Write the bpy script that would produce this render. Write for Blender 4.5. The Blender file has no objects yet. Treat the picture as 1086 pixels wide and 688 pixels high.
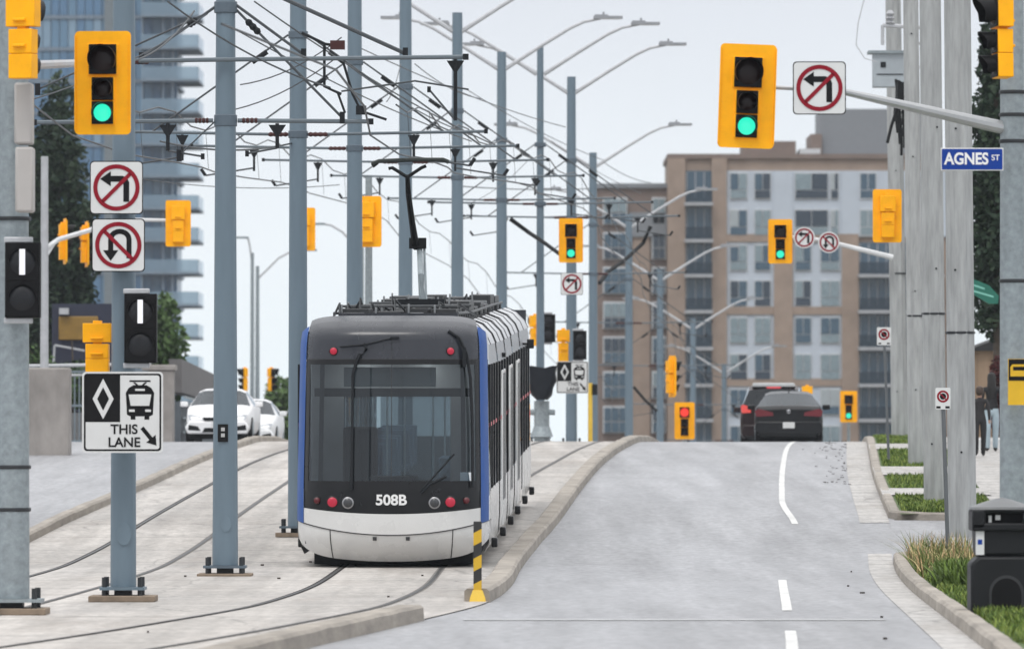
import bpy, bmesh, math, random
import numpy as np
from mathutils import Vector, Matrix
random.seed(7); rng = np.random.default_rng(7)
R = math.radians
sc = bpy.context.scene
COL = sc.collection

# ------------------------------------------------------------------ camera
FPX, CX, CY, HOR = 7000.0, 543.0, 344.0, 476.0
CAMZ = 1.75
TILT = math.atan((HOR - CY) / FPX)
cd = bpy.data.cameras.new('camera'); cam = bpy.data.objects.new('camera', cd); COL.objects.link(cam)
cam.location = (0, 0, CAMZ); cam.rotation_euler = (math.pi / 2 + TILT, 0, 0)
cd.sensor_width = 36; cd.lens = FPX / 1086 * 36; cd.clip_start = 1; cd.clip_end = 5000
cd.dof.use_dof = True; cd.dof.focus_distance = 92; cd.dof.aperture_fstop = 4.0
sc.camera = cam

# ------------------------------------------------------------------ world, sun, exposure
w = bpy.data.worlds.new('World'); sc.world = w; w.use_nodes = True
nt = w.node_tree; N = nt.nodes; L = nt.links
bg = N['Background']; bg.inputs['Strength'].default_value = 0.110
sky = N.new('ShaderNodeTexSky'); sky.sky_type = 'NISHITA'; sky.sun_disc = False
SUN_EL, SUN_AZ = 58, 200
sky.sun_elevation = R(SUN_EL); sky.sun_rotation = R(SUN_AZ)
tc = N.new('ShaderNodeTexCoord'); sep = N.new('ShaderNodeSeparateXYZ'); L.new(tc.outputs['Generated'], sep.inputs[0])
ramp = N.new('ShaderNodeValToRGB'); L.new(sep.outputs['Z'], ramp.inputs[0])      # overcast layer: brighter overhead
cr = ramp.color_ramp; cr.elements[0].position = 0.0; cr.elements[0].color = (8.7, 9.5, 9.9, 1)
cr.elements[1].position = 1.0; cr.elements[1].color = (18, 18, 18, 1)
e = cr.elements.new(0.03); e.color = (8.5, 9.05, 9.5, 1)
e = cr.elements.new(0.075); e.color = (7.2, 7.5, 8.15, 1)
e = cr.elements.new(0.25); e.color = (8.6, 8.8, 9.2, 1)
nz = N.new('ShaderNodeTexNoise'); nz.inputs['Scale'].default_value = 9; nz.inputs['Detail'].default_value = 3
L.new(tc.outputs['Generated'], nz.inputs['Vector'])
mr = N.new('ShaderNodeMapRange'); mr.inputs[3].default_value = 0.90; mr.inputs[4].default_value = 1.09
L.new(nz.outputs['Fac'], mr.inputs[0])
mulc = N.new('ShaderNodeVectorMath'); mulc.operation = 'SCALE'; L.new(ramp.outputs[0], mulc.inputs[0]); L.new(mr.outputs[0], mulc.inputs['Scale'])
mix = N.new('ShaderNodeMix'); mix.data_type = 'RGBA'; mix.inputs['Factor'].default_value = 0.95
L.new(sky.outputs[0], mix.inputs['A']); L.new(mulc.outputs[0], mix.inputs['B'])
L.new(mix.outputs['Result'], bg.inputs['Color'])
sd = bpy.data.lights.new('sun', 'SUN'); sd.energy = 1.1; sd.angle = R(22); sd.color = (1, 0.97, 0.92)
so = bpy.data.objects.new('sun', sd); COL.objects.link(so)
sv = Vector((math.sin(R(SUN_AZ)) * math.cos(R(SUN_EL)), math.cos(R(SUN_AZ)) * math.cos(R(SUN_EL)), math.sin(R(SUN_EL))))
so.rotation_euler = sv.to_track_quat('Z', 'Y').to_euler()
sc.view_settings.view_transform = 'Standard'; sc.view_settings.look = 'None'
sc.view_settings.exposure = 0.0; sc.view_settings.gamma = 1
sc.view_settings.use_curve_mapping = False
sc.cycles.volume_bounces = 1 if hasattr(sc, 'cycles') else 0

# ------------------------------------------------------------------ helpers
def P(px, py, d):
    """point seen at photo pixel (px,py) at distance d along the street"""
    ax = (px - CX) / FPX; ay = (CY - py) / FPX
    ry = math.cos(TILT) - ay * math.sin(TILT); rz = math.sin(TILT) + ay * math.cos(TILT)
    k = d / ry
    return Vector((ax * k, d, CAMZ + rz * k))

def interp(tab):
    xs = np.array([t[0] for t in tab], float); ys = np.array([t[1] for t in tab], float)
    n = len(xs); h = np.diff(xs); dl = np.diff(ys) / h; m = np.zeros(n)
    m[0], m[-1] = dl[0], dl[-1]
    for i in range(1, n - 1):
        m[i] = 0 if dl[i-1] * dl[i] <= 0 else 2 * dl[i-1] * dl[i] / (dl[i-1] + dl[i])
    def f(x):
        if x <= xs[0]: return float(ys[0] + m[0] * (x - xs[0]))
        if x >= xs[-1]: return float(ys[-1] + m[-1] * (x - xs[-1]))
        i = int(np.searchsorted(xs, x) - 1); t = (x - xs[i]) / h[i]
        return float((2*t**3-3*t*t+1)*ys[i] + (t**3-2*t*t+t)*h[i]*m[i] + (-2*t**3+3*t*t)*ys[i+1] + (t**3-t*t)*h[i]*m[i+1])
    return f
G = interp([(-50,0),(60,0),(74,0.0),(82,.004),(88,.018),(94,.055),(100,.175),(106,.35),(111,.52),(127,1.0),(143,1.46),(160,1.83),(168,1.945),(174,1.95),(180,1.87),(187,1.74),(200,1.43),
            (215,1.0),(235,.1),(260,-1.0),(300,-2.6),(350,-4.6),(450,-7),(600,-8),(1200,-8)])
track_right = interp([(30,-8.6),(40,-6.7),(50,-5.05),(58,-3.85),(66,-2.9),(75,-2.1),(85,-1.80),(94,-1.72),(104,-1.47),(114,-1.17),(120,-.98),(130,-.55),(143,.2),(160,1.1),(175,2.0),(200,3.4),(300,9.2)])
pole_line = interp([(76,-4.5),(90,-3.9),(106,-3.56),(122,-2.9),(140,-2.26),(158,-1.3),(176,-.28),(196,.84),(216,1.94),(240,2.95),(265,4.7),(290,6.5),(350,10.4)])
track_left = interp([(30,-6.8),(60,-6.3),(90,-5.82),(104,-5.58),(130,-5.15),(150,-4.7),(176,-3.6),(200,-2.2),(300,5.0)])
kerb_mid = interp([(40,-3.6),(50,-2.55),(58,-1.85),(68,-.9),(76,-.25),(85,.0),(94,.13),(103,.42),(111,.78),(127,1.36),(143,2.02),(160,2.85),(175,3.7),(190,4.5),(300,10.5)])
kerb_right = interp([(30,3.3),(50,3.85),(58,4.15),(70,4.55),(82,4.95),(92,5.35),(100,5.75),(110,6.3),(122,6.8),(135,7.36),(150,8.1),(170,9.1),(185,9.75),(300,16)])
kerb_left = interp([(60,-8.3),(90,-7.75),(106,-7.55),(120,-7.2),(133,-6.9),(150,-6.6),(178,-6.15),(200,-5.4),(300,-1.5)])
bike_line = interp([(50,2.1),(58,2.46),(72,3.0),(97,3.98),(111,4.75),(118,4.86),(126,5.15),(143,5.88),(160,6.7),(172,7.45),(200,9)])

def lin(c): return tuple(((x / 12.92) if x <= .04045 else ((x + .055) / 1.055) ** 2.4) for x in c)
MATS = {}
def mat(name, rgb, rough=.6, metal=0.0, var=.12, scale=3.0, stretch=(1, 1, 1), bump=0.0, spec=.5, coat=0.0, world=False, detail=4):
    if name in MATS: return MATS[name]
    m = bpy.data.materials.new(name); m.use_nodes = True; t = m.node_tree; b = t.nodes['Principled BSDF']
    b.inputs['Roughness'].default_value = rough; b.inputs['Metallic'].default_value = metal
    b.inputs['Specular IOR Level'].default_value = spec; b.inputs['Coat Weight'].default_value = coat
    b.inputs['Coat Roughness'].default_value = .08
    tcn = t.nodes.new('ShaderNodeNewGeometry') if world else t.nodes.new('ShaderNodeTexCoord')
    mp = t.nodes.new('ShaderNodeMapping'); mp.inputs['Scale'].default_value = stretch
    t.links.new(tcn.outputs['Position' if world else 'Object'], mp.inputs['Vector'])
    n = t.nodes.new('ShaderNodeTexNoise'); n.inputs['Scale'].default_value = scale; n.inputs['Detail'].default_value = detail; n.inputs['Roughness'].default_value = .62
    t.links.new(mp.outputs[0], n.inputs['Vector'])
    r = t.nodes.new('ShaderNodeMapRange'); r.inputs[1].default_value = .25; r.inputs[2].default_value = .75
    r.inputs[3].default_value = 1 - var; r.inputs[4].default_value = 1 + var
    t.links.new(n.outputs['Fac'], r.inputs[0])
    s = t.nodes.new('ShaderNodeVectorMath'); s.operation = 'SCALE'; s.inputs[0].default_value = rgb
    t.links.new(r.outputs[0], s.inputs['Scale']); t.links.new(s.outputs[0], b.inputs['Base Color'])
    r2 = t.nodes.new('ShaderNodeMapRange'); r2.inputs[3].default_value = max(.03, rough - .1); r2.inputs[4].default_value = min(1, rough + .1)
    t.links.new(n.outputs['Fac'], r2.inputs[0]); t.links.new(r2.outputs[0], b.inputs['Roughness'])
    if bump:
        n2 = t.nodes.new('ShaderNodeTexNoise'); n2.inputs['Scale'].default_value = scale * 6; n2.inputs['Detail'].default_value = 3
        t.links.new(mp.outputs[0], n2.inputs['Vector'])
        bm_ = t.nodes.new('ShaderNodeBump'); bm_.inputs['Strength'].default_value = bump; bm_.inputs['Distance'].default_value = .01
        t.links.new(n2.outputs['Fac'], bm_.inputs['Height']); t.links.new(bm_.outputs[0], b.inputs['Normal'])
    MATS[name] = m; return m
def emit(name, rgb, strength, base=(.02, .02, .02)):
    if name in MATS: return MATS[name]
    m = bpy.data.materials.new(name); m.use_nodes = True; b = m.node_tree.nodes['Principled BSDF']
    b.inputs['Base Color'].default_value = (*base, 1); b.inputs['Emission Color'].default_value = (*rgb, 1)
    b.inputs['Emission Strength'].default_value = strength; b.inputs['Roughness'].default_value = .3
    MATS[name] = m; return m
def glass(name, tint, clear, rough=.03, ior=1.6, diff=(.02, .024, .028)):
    if name in MATS: return MATS[name]
    m = bpy.data.materials.new(name); m.use_nodes = True; t = m.node_tree; t.nodes.clear()
    out = t.nodes.new('ShaderNodeOutputMaterial'); tr = t.nodes.new('ShaderNodeBsdfTransparent'); tr.inputs[0].default_value = (*tint, 1)
    df = t.nodes.new('ShaderNodeBsdfDiffuse'); df.inputs[0].default_value = (*diff, 1)
    gl = t.nodes.new('ShaderNodeBsdfGlossy'); gl.inputs['Roughness'].default_value = rough; gl.inputs[0].default_value = (.9, .95, 1, 1)
    m1 = t.nodes.new('ShaderNodeMixShader'); m1.inputs[0].default_value = clear
    t.links.new(df.outputs[0], m1.inputs[1]); t.links.new(tr.outputs[0], m1.inputs[2])
    fr = t.nodes.new('ShaderNodeFresnel'); fr.inputs[0].default_value = ior
    m2 = t.nodes.new('ShaderNodeMixShader'); t.links.new(fr.outputs[0], m2.inputs[0]); t.links.new(m1.outputs[0], m2.inputs[1]); t.links.new(gl.outputs[0], m2.inputs[2])
    t.links.new(m2.outputs[0], out.inputs[0]); MATS[name] = m; return m

class MB:
    def __init__(s): s.v = []; s.f = []; s.m = []
    def add(s, vs, fs, m=0, M=None):
        o = len(s.v)
        for p in vs:
            p = Vector(p); s.v.append(tuple(M @ p if M is not None else p))
        for f in fs: s.f.append(tuple(i + o for i in f)); s.m.append(m)
        return s
    def box(s, c, size, m=0, rz=0, M=None):
        x, y, z = (k / 2 for k in size)
        vs = [(-x,-y,-z),(x,-y,-z),(x,y,-z),(-x,y,-z),(-x,-y,z),(x,-y,z),(x,y,z),(-x,y,z)]
        T = Matrix.Translation(Vector(c)) @ (Matrix.Rotation(rz, 4, 'Z') if M is None else M)
        return s.add(vs, [(3,2,1,0),(4,5,6,7),(0,1,5,4),(1,2,6,5),(2,3,7,6),(3,0,4,7)], m, T)
    def tube(s, pts, r, n=8, m=0, caps=True, flat=1.0):
        pts = [Vector(p) for p in pts]; rs = r if isinstance(r, (list, tuple)) else [r] * len(pts)
        vs = []; up0 = None
        for i, p in enumerate(pts):
            d = (pts[min(i + 1, len(pts) - 1)] - pts[max(i - 1, 0)]).normalized()
            a = Vector((0, 0, 1)) if abs(d.z) < .9 else Vector((1, 0, 0))
            x = d.cross(a).normalized(); y = d.cross(x).normalized()
            for k in range(n):
                t = 2 * math.pi * (k + .5) / n
                vs.append(p + x * math.cos(t) * rs[i] + y * math.sin(t) * rs[i] * flat)
        fs = []
        for i in range(len(pts) - 1):
            for k in range(n):
                fs.append((i*n+k, i*n+(k+1) % n, (i+1)*n+(k+1) % n, (i+1)*n+k))
        if caps: fs.append(tuple(range(n))[::-1]); fs.append(tuple((len(pts)-1)*n + k for k in range(n)))
        return s.add(vs, fs, m)
    def poly(s, pts, y, m=0, ox=0, oz=0, k=1.0):          # flat outline in the sign plane, facing -Y
        return s.add([(ox + k * a, y, oz + k * b) for a, b in pts], [tuple(range(len(pts)))], m)
    def prism(s, pts, y0, y1, m=0, ox=0, oz=0):
        n = len(pts); vs = [(ox + a, y0, oz + b) for a, b in pts] + [(ox + a, y1, oz + b) for a, b in pts]
        fs = [tuple(range(n)), tuple(range(2*n-1, n-1, -1))] + [((k+1) % n, k, n + k, n + (k+1) % n) for k in range(n)]
        return s.add(vs, fs, m)
    def lathe(s, prof, c=(0, 0, 0), n=16, m=0):
        vs = []; fs = []
        for r, z in prof:
            for k in range(n):
                t = 2*math.pi*k/n; vs.append((c[0]+r*math.cos(t), c[1]+r*math.sin(t), c[2]+z))
        for i in range(len(prof)-1):
            for k in range(n): fs.append((i*n+k, i*n+(k+1) % n, (i+1)*n+(k+1) % n, (i+1)*n+k))
        fs.append(tuple(range(n))[::-1]); fs.append(tuple((len(prof)-1)*n+k for k in range(n)))
        return s.add(vs, fs, m)
    def build(s, name, mats, parent=None, smooth=35, bevel=0, loc=None):
        me = bpy.data.meshes.new(name)
        off = Vector((0, 0, 0)) if loc is None else Vector(loc)
        if parent is not None: off = wloc(parent)
        me.from_pydata([tuple(Vector(v) - off) for v in s.v], [], s.f)
        for m in (mats if isinstance(mats, (list, tuple)) else [mats]): me.materials.append(m)
        me.polygons.foreach_set('material_index', s.m)
        me.polygons.foreach_set('use_smooth', [bool(smooth)] * len(s.f)); me.update()
        if smooth: me.set_sharp_from_angle(angle=R(smooth))
        o = bpy.data.objects.new(name, me); COL.objects.link(o)
        if parent is not None: o.parent = parent
        elif loc is not None: o.location = off
        if bevel:
            b = o.modifiers.new('bevel', 'BEVEL'); b.width = bevel; b.segments = 2; b.limit_method = 'ANGLE'; b.angle_limit = R(40)
        return o
def wloc(o):
    p = Vector(o.location)
    while o.parent is not None: o = o.parent; p = p + Vector(o.location)
    return p
def tag(o, label=None, cat=None, group=None, kind=None):
    if label: o['label'] = label
    if cat: o['category'] = cat
    if group: o['group'] = group
    if kind: o['kind'] = kind
    return o
def thing(name, label, cat, loc=(0, 0, 0), group=None, rz=0):
    o = bpy.data.objects.new(name, None); COL.objects.link(o); o.location = loc; o.rotation_euler = (0, 0, rz)
    o.empty_display_size = .2
    return tag(o, label, cat, group)
def structure(o): o['kind'] = 'structure'; return o
def kids(o): return [c for c in bpy.data.objects if c.parent == o]
def copy_tree(o, parent=None):
    c = o.copy(); COL.objects.link(c)
    if parent is not None: c.parent = parent
    for ch in kids(o): copy_tree(ch, c)
    return c
def rrect(w, h, r, n=5):
    pts = []
    for cx, cz, a0 in ((w/2-r, h/2-r, 0), (-w/2+r, h/2-r, 90), (-w/2+r, -h/2+r, 180), (w/2-r, -h/2+r, 270)):
        for k in range(n + 1):
            t = R(a0 + 90*k/n); pts.append((cx + r*math.cos(t), cz + r*math.sin(t)))
    return pts
def circle(r, n=28, cx=0, cz=0): return [(cx + r*math.cos(2*math.pi*k/n), cz + r*math.sin(2*math.pi*k/n)) for k in range(n)]
def ring(mb, r0, r1, y, m=0, n=36, cx=0, cz=0):
    a = circle(r0, n, cx, cz); b = circle(r1, n, cx, cz)
    vs = [(p[0], y, p[1]) for p in a + b]
    mb.add(vs, [(k, (k+1) % n, n + (k+1) % n, n + k) for k in range(n)], m)
def disc_lens(mb, c, r, depth, m=0, n=20):                # slightly domed lens facing -Y
    vs = []; fs = []
    for j, (q, d) in enumerate(((1, 0), (.8, .5), (.45, .85))):
        for k in range(n):
            t = 2*math.pi*k/n; vs.append((c[0]+r*q*math.cos(t), c[1]-depth*d, c[2]+r*q*math.sin(t)))
    vs.append((c[0], c[1]-depth, c[2]))
    for j in range(2):
        for k in range(n): fs.append((j*n+k, j*n+(k+1) % n, (j+1)*n+(k+1) % n, (j+1)*n+k))
    for k in range(n): fs.append((2*n+k, 2*n+(k+1) % n, 3*n))
    mb.add(vs, fs, m)
def text_geo(s, size, cx=True, sx=1.0, bold=0.0):
    c = bpy.data.curves.new('t', 'FONT'); c.body = s; c.size = size; c.extrude = .002; c.offset = bold
    c.align_x = 'CENTER' if cx else 'LEFT'; c.align_y = 'CENTER'
    o = bpy.data.objects.new('t', c); COL.objects.link(o)
    dg = bpy.context.evaluated_depsgraph_get(); me = bpy.data.meshes.new_from_object(o.evaluated_get(dg))
    vs = [(v.co.x * sx, -v.co.z, v.co.y) for v in me.vertices]; fs = [tuple(p.vertices) for p in me.polygons]
    bpy.data.objects.remove(o); bpy.data.curves.remove(c); bpy.data.meshes.remove(me)
    return vs, fs

# ------------------------------------------------------------------ materials
def ground_mat(name, rgb, rough, joints=None, streak=.25, blotch=.2, spec=.5, stain=(.6, .55, .5), cracks=True):
    m = bpy.data.materials.new(name); m.use_nodes = True; t = m.node_tree; b = t.nodes['Principled BSDF']
    g = t.nodes.new('ShaderNodeNewGeometry')
    def noise(scale, st, detail=4, rgh=.6):
        mp = t.nodes.new('ShaderNodeMapping'); mp.inputs['Scale'].default_value = st; t.links.new(g.outputs['Position'], mp.inputs[0])
        n = t.nodes.new('ShaderNodeTexNoise'); n.inputs['Scale'].default_value = scale; n.inputs['Detail'].default_value = detail; n.inputs['Roughness'].default_value = rgh
        t.links.new(mp.outputs[0], n.inputs['Vector']); return n.outputs['Fac']
    def rng_(x, lo, hi, a=.3, b_=.7):
        r = t.nodes.new('ShaderNodeMapRange'); r.inputs[1].default_value = a; r.inputs[2].default_value = b_; r.inputs[3].default_value = lo; r.inputs[4].default_value = hi
        t.links.new(x, r.inputs[0]); return r.outputs[0]
    def mul(a, b_):
        k = t.nodes.new('ShaderNodeMath'); k.operation = 'MULTIPLY'; t.links.new(a, k.inputs[0]); t.links.new(b_, k.inputs[1]); return k.outputs[0]
    s1 = rng_(noise(1.6, (1, .035, 1), 5), 1 - streak, 1 + streak)         # tyre streaks along the street
    s2 = rng_(noise(.45, (1, .06, 1), 4), 1 - blotch, 1 + blotch)          # patches
    s3 = rng_(noise(9, (1, .35, 1), 3), .80, 1.2)                          # grit
    s4 = rng_(noise(.9, (.12, .5, 1), 4), 1 - blotch * .6, 1 + blotch * .6) # bands across
    f = mul(mul(s1, s2), mul(s3, s4))
    if cracks:
        mpc = t.nodes.new('ShaderNodeMapping'); mpc.inputs['Scale'].default_value = (.30, .13, 1); t.links.new(g.outputs['Position'], mpc.inputs[0])
        nd = t.nodes.new('ShaderNodeTexNoise'); nd.inputs['Scale'].default_value = 2.2; nd.inputs['Detail'].default_value = 5; t.links.new(mpc.outputs[0], nd.inputs['Vector'])
        av = t.nodes.new('ShaderNodeVectorMath'); av.operation = 'MULTIPLY_ADD'; av.inputs[1].default_value = (.5, .5, 0); t.links.new(nd.outputs['Color'], av.inputs[0]); t.links.new(mpc.outputs[0], av.inputs[2])
        vo = t.nodes.new('ShaderNodeTexVoronoi'); vo.feature = 'DISTANCE_TO_EDGE'; vo.inputs['Scale'].default_value = 1.0; t.links.new(av.outputs[0], vo.inputs['Vector'])
        f = mul(f, rng_(vo.outputs['Distance'], .7, 1.0, .002, .012))
    if joints:
        sp = t.nodes.new('ShaderNodeSeparateXYZ'); t.links.new(g.outputs['Position'], sp.inputs[0])
        md = t.nodes.new('ShaderNodeMath'); md.operation = 'PINGPONG'; md.inputs[1].default_value = joints / 2; t.links.new(sp.outputs['Y'], md.inputs[0])
        f = mul(f, rng_(md.outputs[0], .5, 1.0, .0, .10))
    sc_ = t.nodes.new('ShaderNodeVectorMath'); sc_.operation = 'SCALE'; sc_.inputs[0].default_value = rgb; t.links.new(f, sc_.inputs['Scale'])
    st = rng_(noise(.8, (1, .25, 1), 5, .7), 0, .55, .52, .72)
    mx = t.nodes.new('ShaderNodeMix'); mx.data_type = 'RGBA'; t.links.new(st, mx.inputs['Factor']); t.links.new(sc_.outputs[0], mx.inputs['A'])
    mx.inputs['B'].default_value = (*[a * q for a, q in zip(rgb, stain)], 1)
    t.links.new(mx.outputs['Result'], b.inputs['Base Color'])
    t.links.new(rng_(noise(.6, (1, .1, 1), 4), rough - .12, rough + .12), b.inputs['Roughness'])
    b.inputs['Specular IOR Level'].default_value = spec
    bp = t.nodes.new('ShaderNodeBump'); bp.inputs['Strength'].default_value = .5; bp.inputs['Distance'].default_value = .01
    t.links.new(noise(30, (1, .5, 1), 3), bp.inputs['Height']); t.links.new(bp.outputs[0], b.inputs['Normal'])
    MATS[name] = m; return m
M_ROAD = ground_mat('road_asphalt', (.27, .272, .285), .5, streak=.2, blotch=.09, stain=(.8, .8, .81), cracks=False)
M_SLAB = ground_mat('track_concrete', (.385, .36, .335), .58, joints=4.6, streak=.24, blotch=.24, stain=(.62, .57, .53))
M_WALK = ground_mat('pavement_concrete', (.40, .385, .37), .7, joints=1.5, streak=.05, blotch=.12)
M_KERB = mat('kerb_concrete', (.30, .27, .235), .85, var=.35, scale=2.2, bump=.5, world=True, stretch=(1, .4, 2))
M_EARTH = mat('earth', (.09, .075, .05), .95, var=.3, scale=1.5, world=True)
M_TURF = mat('turf', (.06, .10, .022), .95, var=.4, scale=2, world=True)
M_RAIL = mat('rail_steel', (.05, .048, .047), .45, .6, var=.3, scale=1, world=True)
M_GROOVE = mat('rail_groove_dark', (.022, .02, .019), .9, var=.5, world=True, spec=.2)
M_GROOVE2 = mat('rail_groove_pale', (.15, .14, .13), .8, var=.4, world=True)
M_PAINT = mat('road_paint', (.58, .58, .57), .7, var=.18, scale=3, world=True, stretch=(1, .3, 1))
M_PAINTW = mat('worn_road_paint', (.35, .355, .36), .48, var=.4, scale=4, world=True)
M_CAT = mat('blue_grey_pole_paint', (.128, .178, .220), .42, var=.10, scale=1.2, stretch=(3, 3, .5))
M_CATD = mat('blue_grey_fitting', (.085, .115, .145), .45, var=.15)
M_GALV = mat('galvanised_steel', (.27, .31, .33), .5, .35, var=.24, scale=14, bump=.05)
M_GALVL = mat('pale_galvanised_arm', (.46, .47, .49), .4, .25, var=.12, scale=6)
M_CONC = mat('pole_concrete', (.33, .34, .34), .85, var=.3, scale=2.2, stretch=(4, 4, .5), bump=.4)
M_PAD = mat('grout_pad', (.22, .17, .125), .9, var=.3, scale=6)
M_BOLT = mat('dark_bolt', (.035, .038, .042), .5, .5)
M_INS = mat('red_brown_insulator', (.055, .016, .015), .45, spec=.3)
M_DARK = mat('dark_fitting', (.012, .014, .017), .6, spec=.2)
M_TUBE = mat('cantilever_grey', (.12, .145, .165), .45, .3)
M_WIRE = mat('wire_grey', (.06, .068, .076), .5, .3)
M_CABLE = mat('black_cable', (.008, .009, .010), .6, spec=.2)
M_YEL = mat('signal_yellow', (.98, .44, .002), .5, var=.1, scale=5, spec=.25)
M_BLK = mat('signal_black', (.006, .006, .007), .5, var=.2, spec=.15)
M_LOFF = mat('unlit_lens', (.014, .006, .006), .25, spec=.25)
M_LOFFG = mat('unlit_grey_lens', (.016, .017, .02), .25, spec=.25)
M_GREEN = emit('green_light', (.03, .95, .62), 1.0)
M_RED = emit('red_light', (1.0, .05, .03), 1.0)
M_BAR = emit('white_bar_light', (.95, .95, 1.0), 1.1)
M_WHITE = mat('sign_white', (.64, .65, .65), .45, var=.05)
M_SRED = mat('sign_red', (.24, .006, .018), .6, var=.08, spec=.2)
M_SBLK = mat('sign_black', (.007, .007, .008), .6, spec=.15)
M_SBLUE = mat('sign_blue', (.008, .045, .27), .7, spec=.2, var=.06)
M_SGREY = mat('sign_back_grey', (.34, .35, .35), .45, .4)

# ------------------------------------------------------------------ ground, road, tracks
def strip(name, fl, fr, y0, y1, dz, m, nx=4, step=1.0):
    mb = MB(); n = int(round((y1 - y0) / step)); vs = []
    for i in range(n + 1):
        y = y0 + i * step
        a, b = fl(y), fr(y)
        for j in range(nx + 1): vs.append((a + (b - a) * j / nx, y, G(y) + dz))
    fs = [(i*(nx+1)+j, i*(nx+1)+j+1, (i+1)*(nx+1)+j+1, (i+1)*(nx+1)+j) for i in range(n) for j in range(nx)]
    mb.add(vs, fs); return mb.build(name, m)
K = lambda c: (lambda y: c)
g_ = MB(); ys = list(range(20, 320)) + list(range(320, 1300, 20)); xs = [-900, -300, -120, -60, -30, 0, 30, 60, 120, 300, 900]
g_.add([(x, y, G(y) - .03) for y in ys for x in xs], [(i*11+j, i*11+j+1, (i+1)*11+j+1, (i+1)*11+j) for i in range(len(ys)-1) for j in range(10)])
structure(g_.build('ground', M_EARTH))
structure(strip('intersection_road', K(-40), K(30), 24, 78, -.012, M_ROAD, 10))
structure(strip('road', kerb_mid, lambda y: kerb_right(y) + .1, 78, 310, -.012, M_ROAD, 6))
structure(strip('left_road', K(-16), kerb_left, 78, 310, -.012, M_ROAD, 4))
structure(strip('trackbed', lambda y: kerb_left(y) - .05, lambda y: kerb_mid(y) - .02, 40, 310, 0.0, M_SLAB, 6))
structure(strip('gutter', lambda y: kerb_right(y) - .36, kerb_right, 50, 100, -.006, M_WALK, 1))
structure(strip('gutter', lambda y: kerb_right(y) - .5, kerb_right, 111, 300, -.006, M_WALK, 1))
structure(strip('driveway', kerb_right, K(22), 98, 112, -.006, M_ROAD, 4))
# verge: turf near the kerb, pavement behind
structure(strip('verge', lambda y: kerb_right(y) + .2, lambda y: kerb_right(y) + 2.1, 50, 98, .10, M_TURF, 2))
structure(strip('verge', lambda y: kerb_right(y) + .2, lambda y: kerb_right(y) + 1.9, 112, 300, .10, M_TURF, 2))
structure(strip('pavement', lambda y: kerb_right(y) + 2.1, K(24), 50, 98, .105, M_WALK, 3))
structure(strip('pavement', lambda y: kerb_right(y) + 1.9, K(24), 112, 300, .105, M_WALK, 3))
for y0, y1 in ((120, 123.5), (131, 136), (150, 156)):
    structure(strip('driveway', lambda y: kerb_right(y) + .02, lambda y: kerb_right(y) + 2.0, y0, y1, .125, M_WALK, 1, .5))
def kerb(name, f, y0, y1, wdt, h, side=1, extra=None):
    pts = [(f(y0 + i), y0 + i) for i in range(int(y1 - y0) + 1)]
    if extra: pts = extra[0] + pts + extra[1]
    mb = MB(); vs = []
    prof = [(0, -.06), (.012, h - .03), (.045, h), (wdt - .03, h), (wdt, h - .03), (wdt, -.06)]
    for i, p in enumerate(pts):
        a = Vector(pts[max(i-1, 0)]); b = Vector(pts[min(i+1, len(pts)-1)]); d = (b - a).normalized(); n = Vector((d.y, -d.x)) * side
        jit = random.uniform(-.008, .008)
        for q, z in prof: vs.append((p[0] + n.x*q, p[1] + n.y*q, G(p[1]) + z + (jit if z > 0 else 0)))
    k = len(prof)
    for i in range(len(pts)-1):
        for j in range(k-1): mb.add([], [])
    fs = [(i*k+j, i*k+j+1, (i+1)*k+j+1, (i+1)*k+j) for i in range(len(pts)-1) for j in range(k-1)]
    fs += [tuple(range(k)), tuple((len(pts)-1)*k + j for j in range(k))[::-1]]
    mb.add(vs, fs); return structure(mb.build(name, M_KERB, smooth=25))
kerb('median_kerb', lambda y: kerb_mid(y), 76, 300, .3, .15, -1)
kerb('median_kerb', lambda y: kerb_mid(y), 42, 68, .3, .15, -1)
kerb('left_kerb', lambda y: kerb_left(y), 78, 300, .22, .14, -1)
kerb('kerb', kerb_right, 50, 97, .2, .13, 1, ([], [(6.0, 98.0), (6.6, 98.35), (8, 98.5), (12, 98.6)]))
kerb('kerb', kerb_right, 113, 300, .2, .13, 1, ([(13, 111.6), (8.3, 111.7), (7.0, 111.9), (6.55, 112.3)], []))
# rails
def rail(name, f, off, y0, y1):
    a = structure(strip(name, lambda y: f(y) + off - .052, lambda y: f(y) + off + .052, y0, y1, .004, M_GROOVE if off < 0 else M_GROOVE2, 1))  # darker strip at each left rail, paler strip at each right rail
    structure(strip('rail_head', lambda y: f(y) + off - .02, lambda y: f(y) + off + .03, y0, y1, .008, M_RAIL, 1))
for off in (-.7175, .7175):
    rail('rail', track_right, off, 42, 300); rail('rail', track_left, off, 60, 300)
# paint
def paint(y0, y1, f, wd, m, dz=-.006): structure(strip('lane_marking', lambda y: f(y) - wd/2, lambda y: f(y) + wd/2, y0, y1, dz, m, 1, .5))
paint(56, 64, bike_line, .11, M_PAINT); paint(72, 88, bike_line, .11, M_PAINT)
paint(110.5, 200, bike_line, .11, M_PAINT)
structure(strip('crosswalk_marking', K(-.5), K(3.85), 67.9, 68.5, -.006, M_PAINTW, 1, .1))

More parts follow.
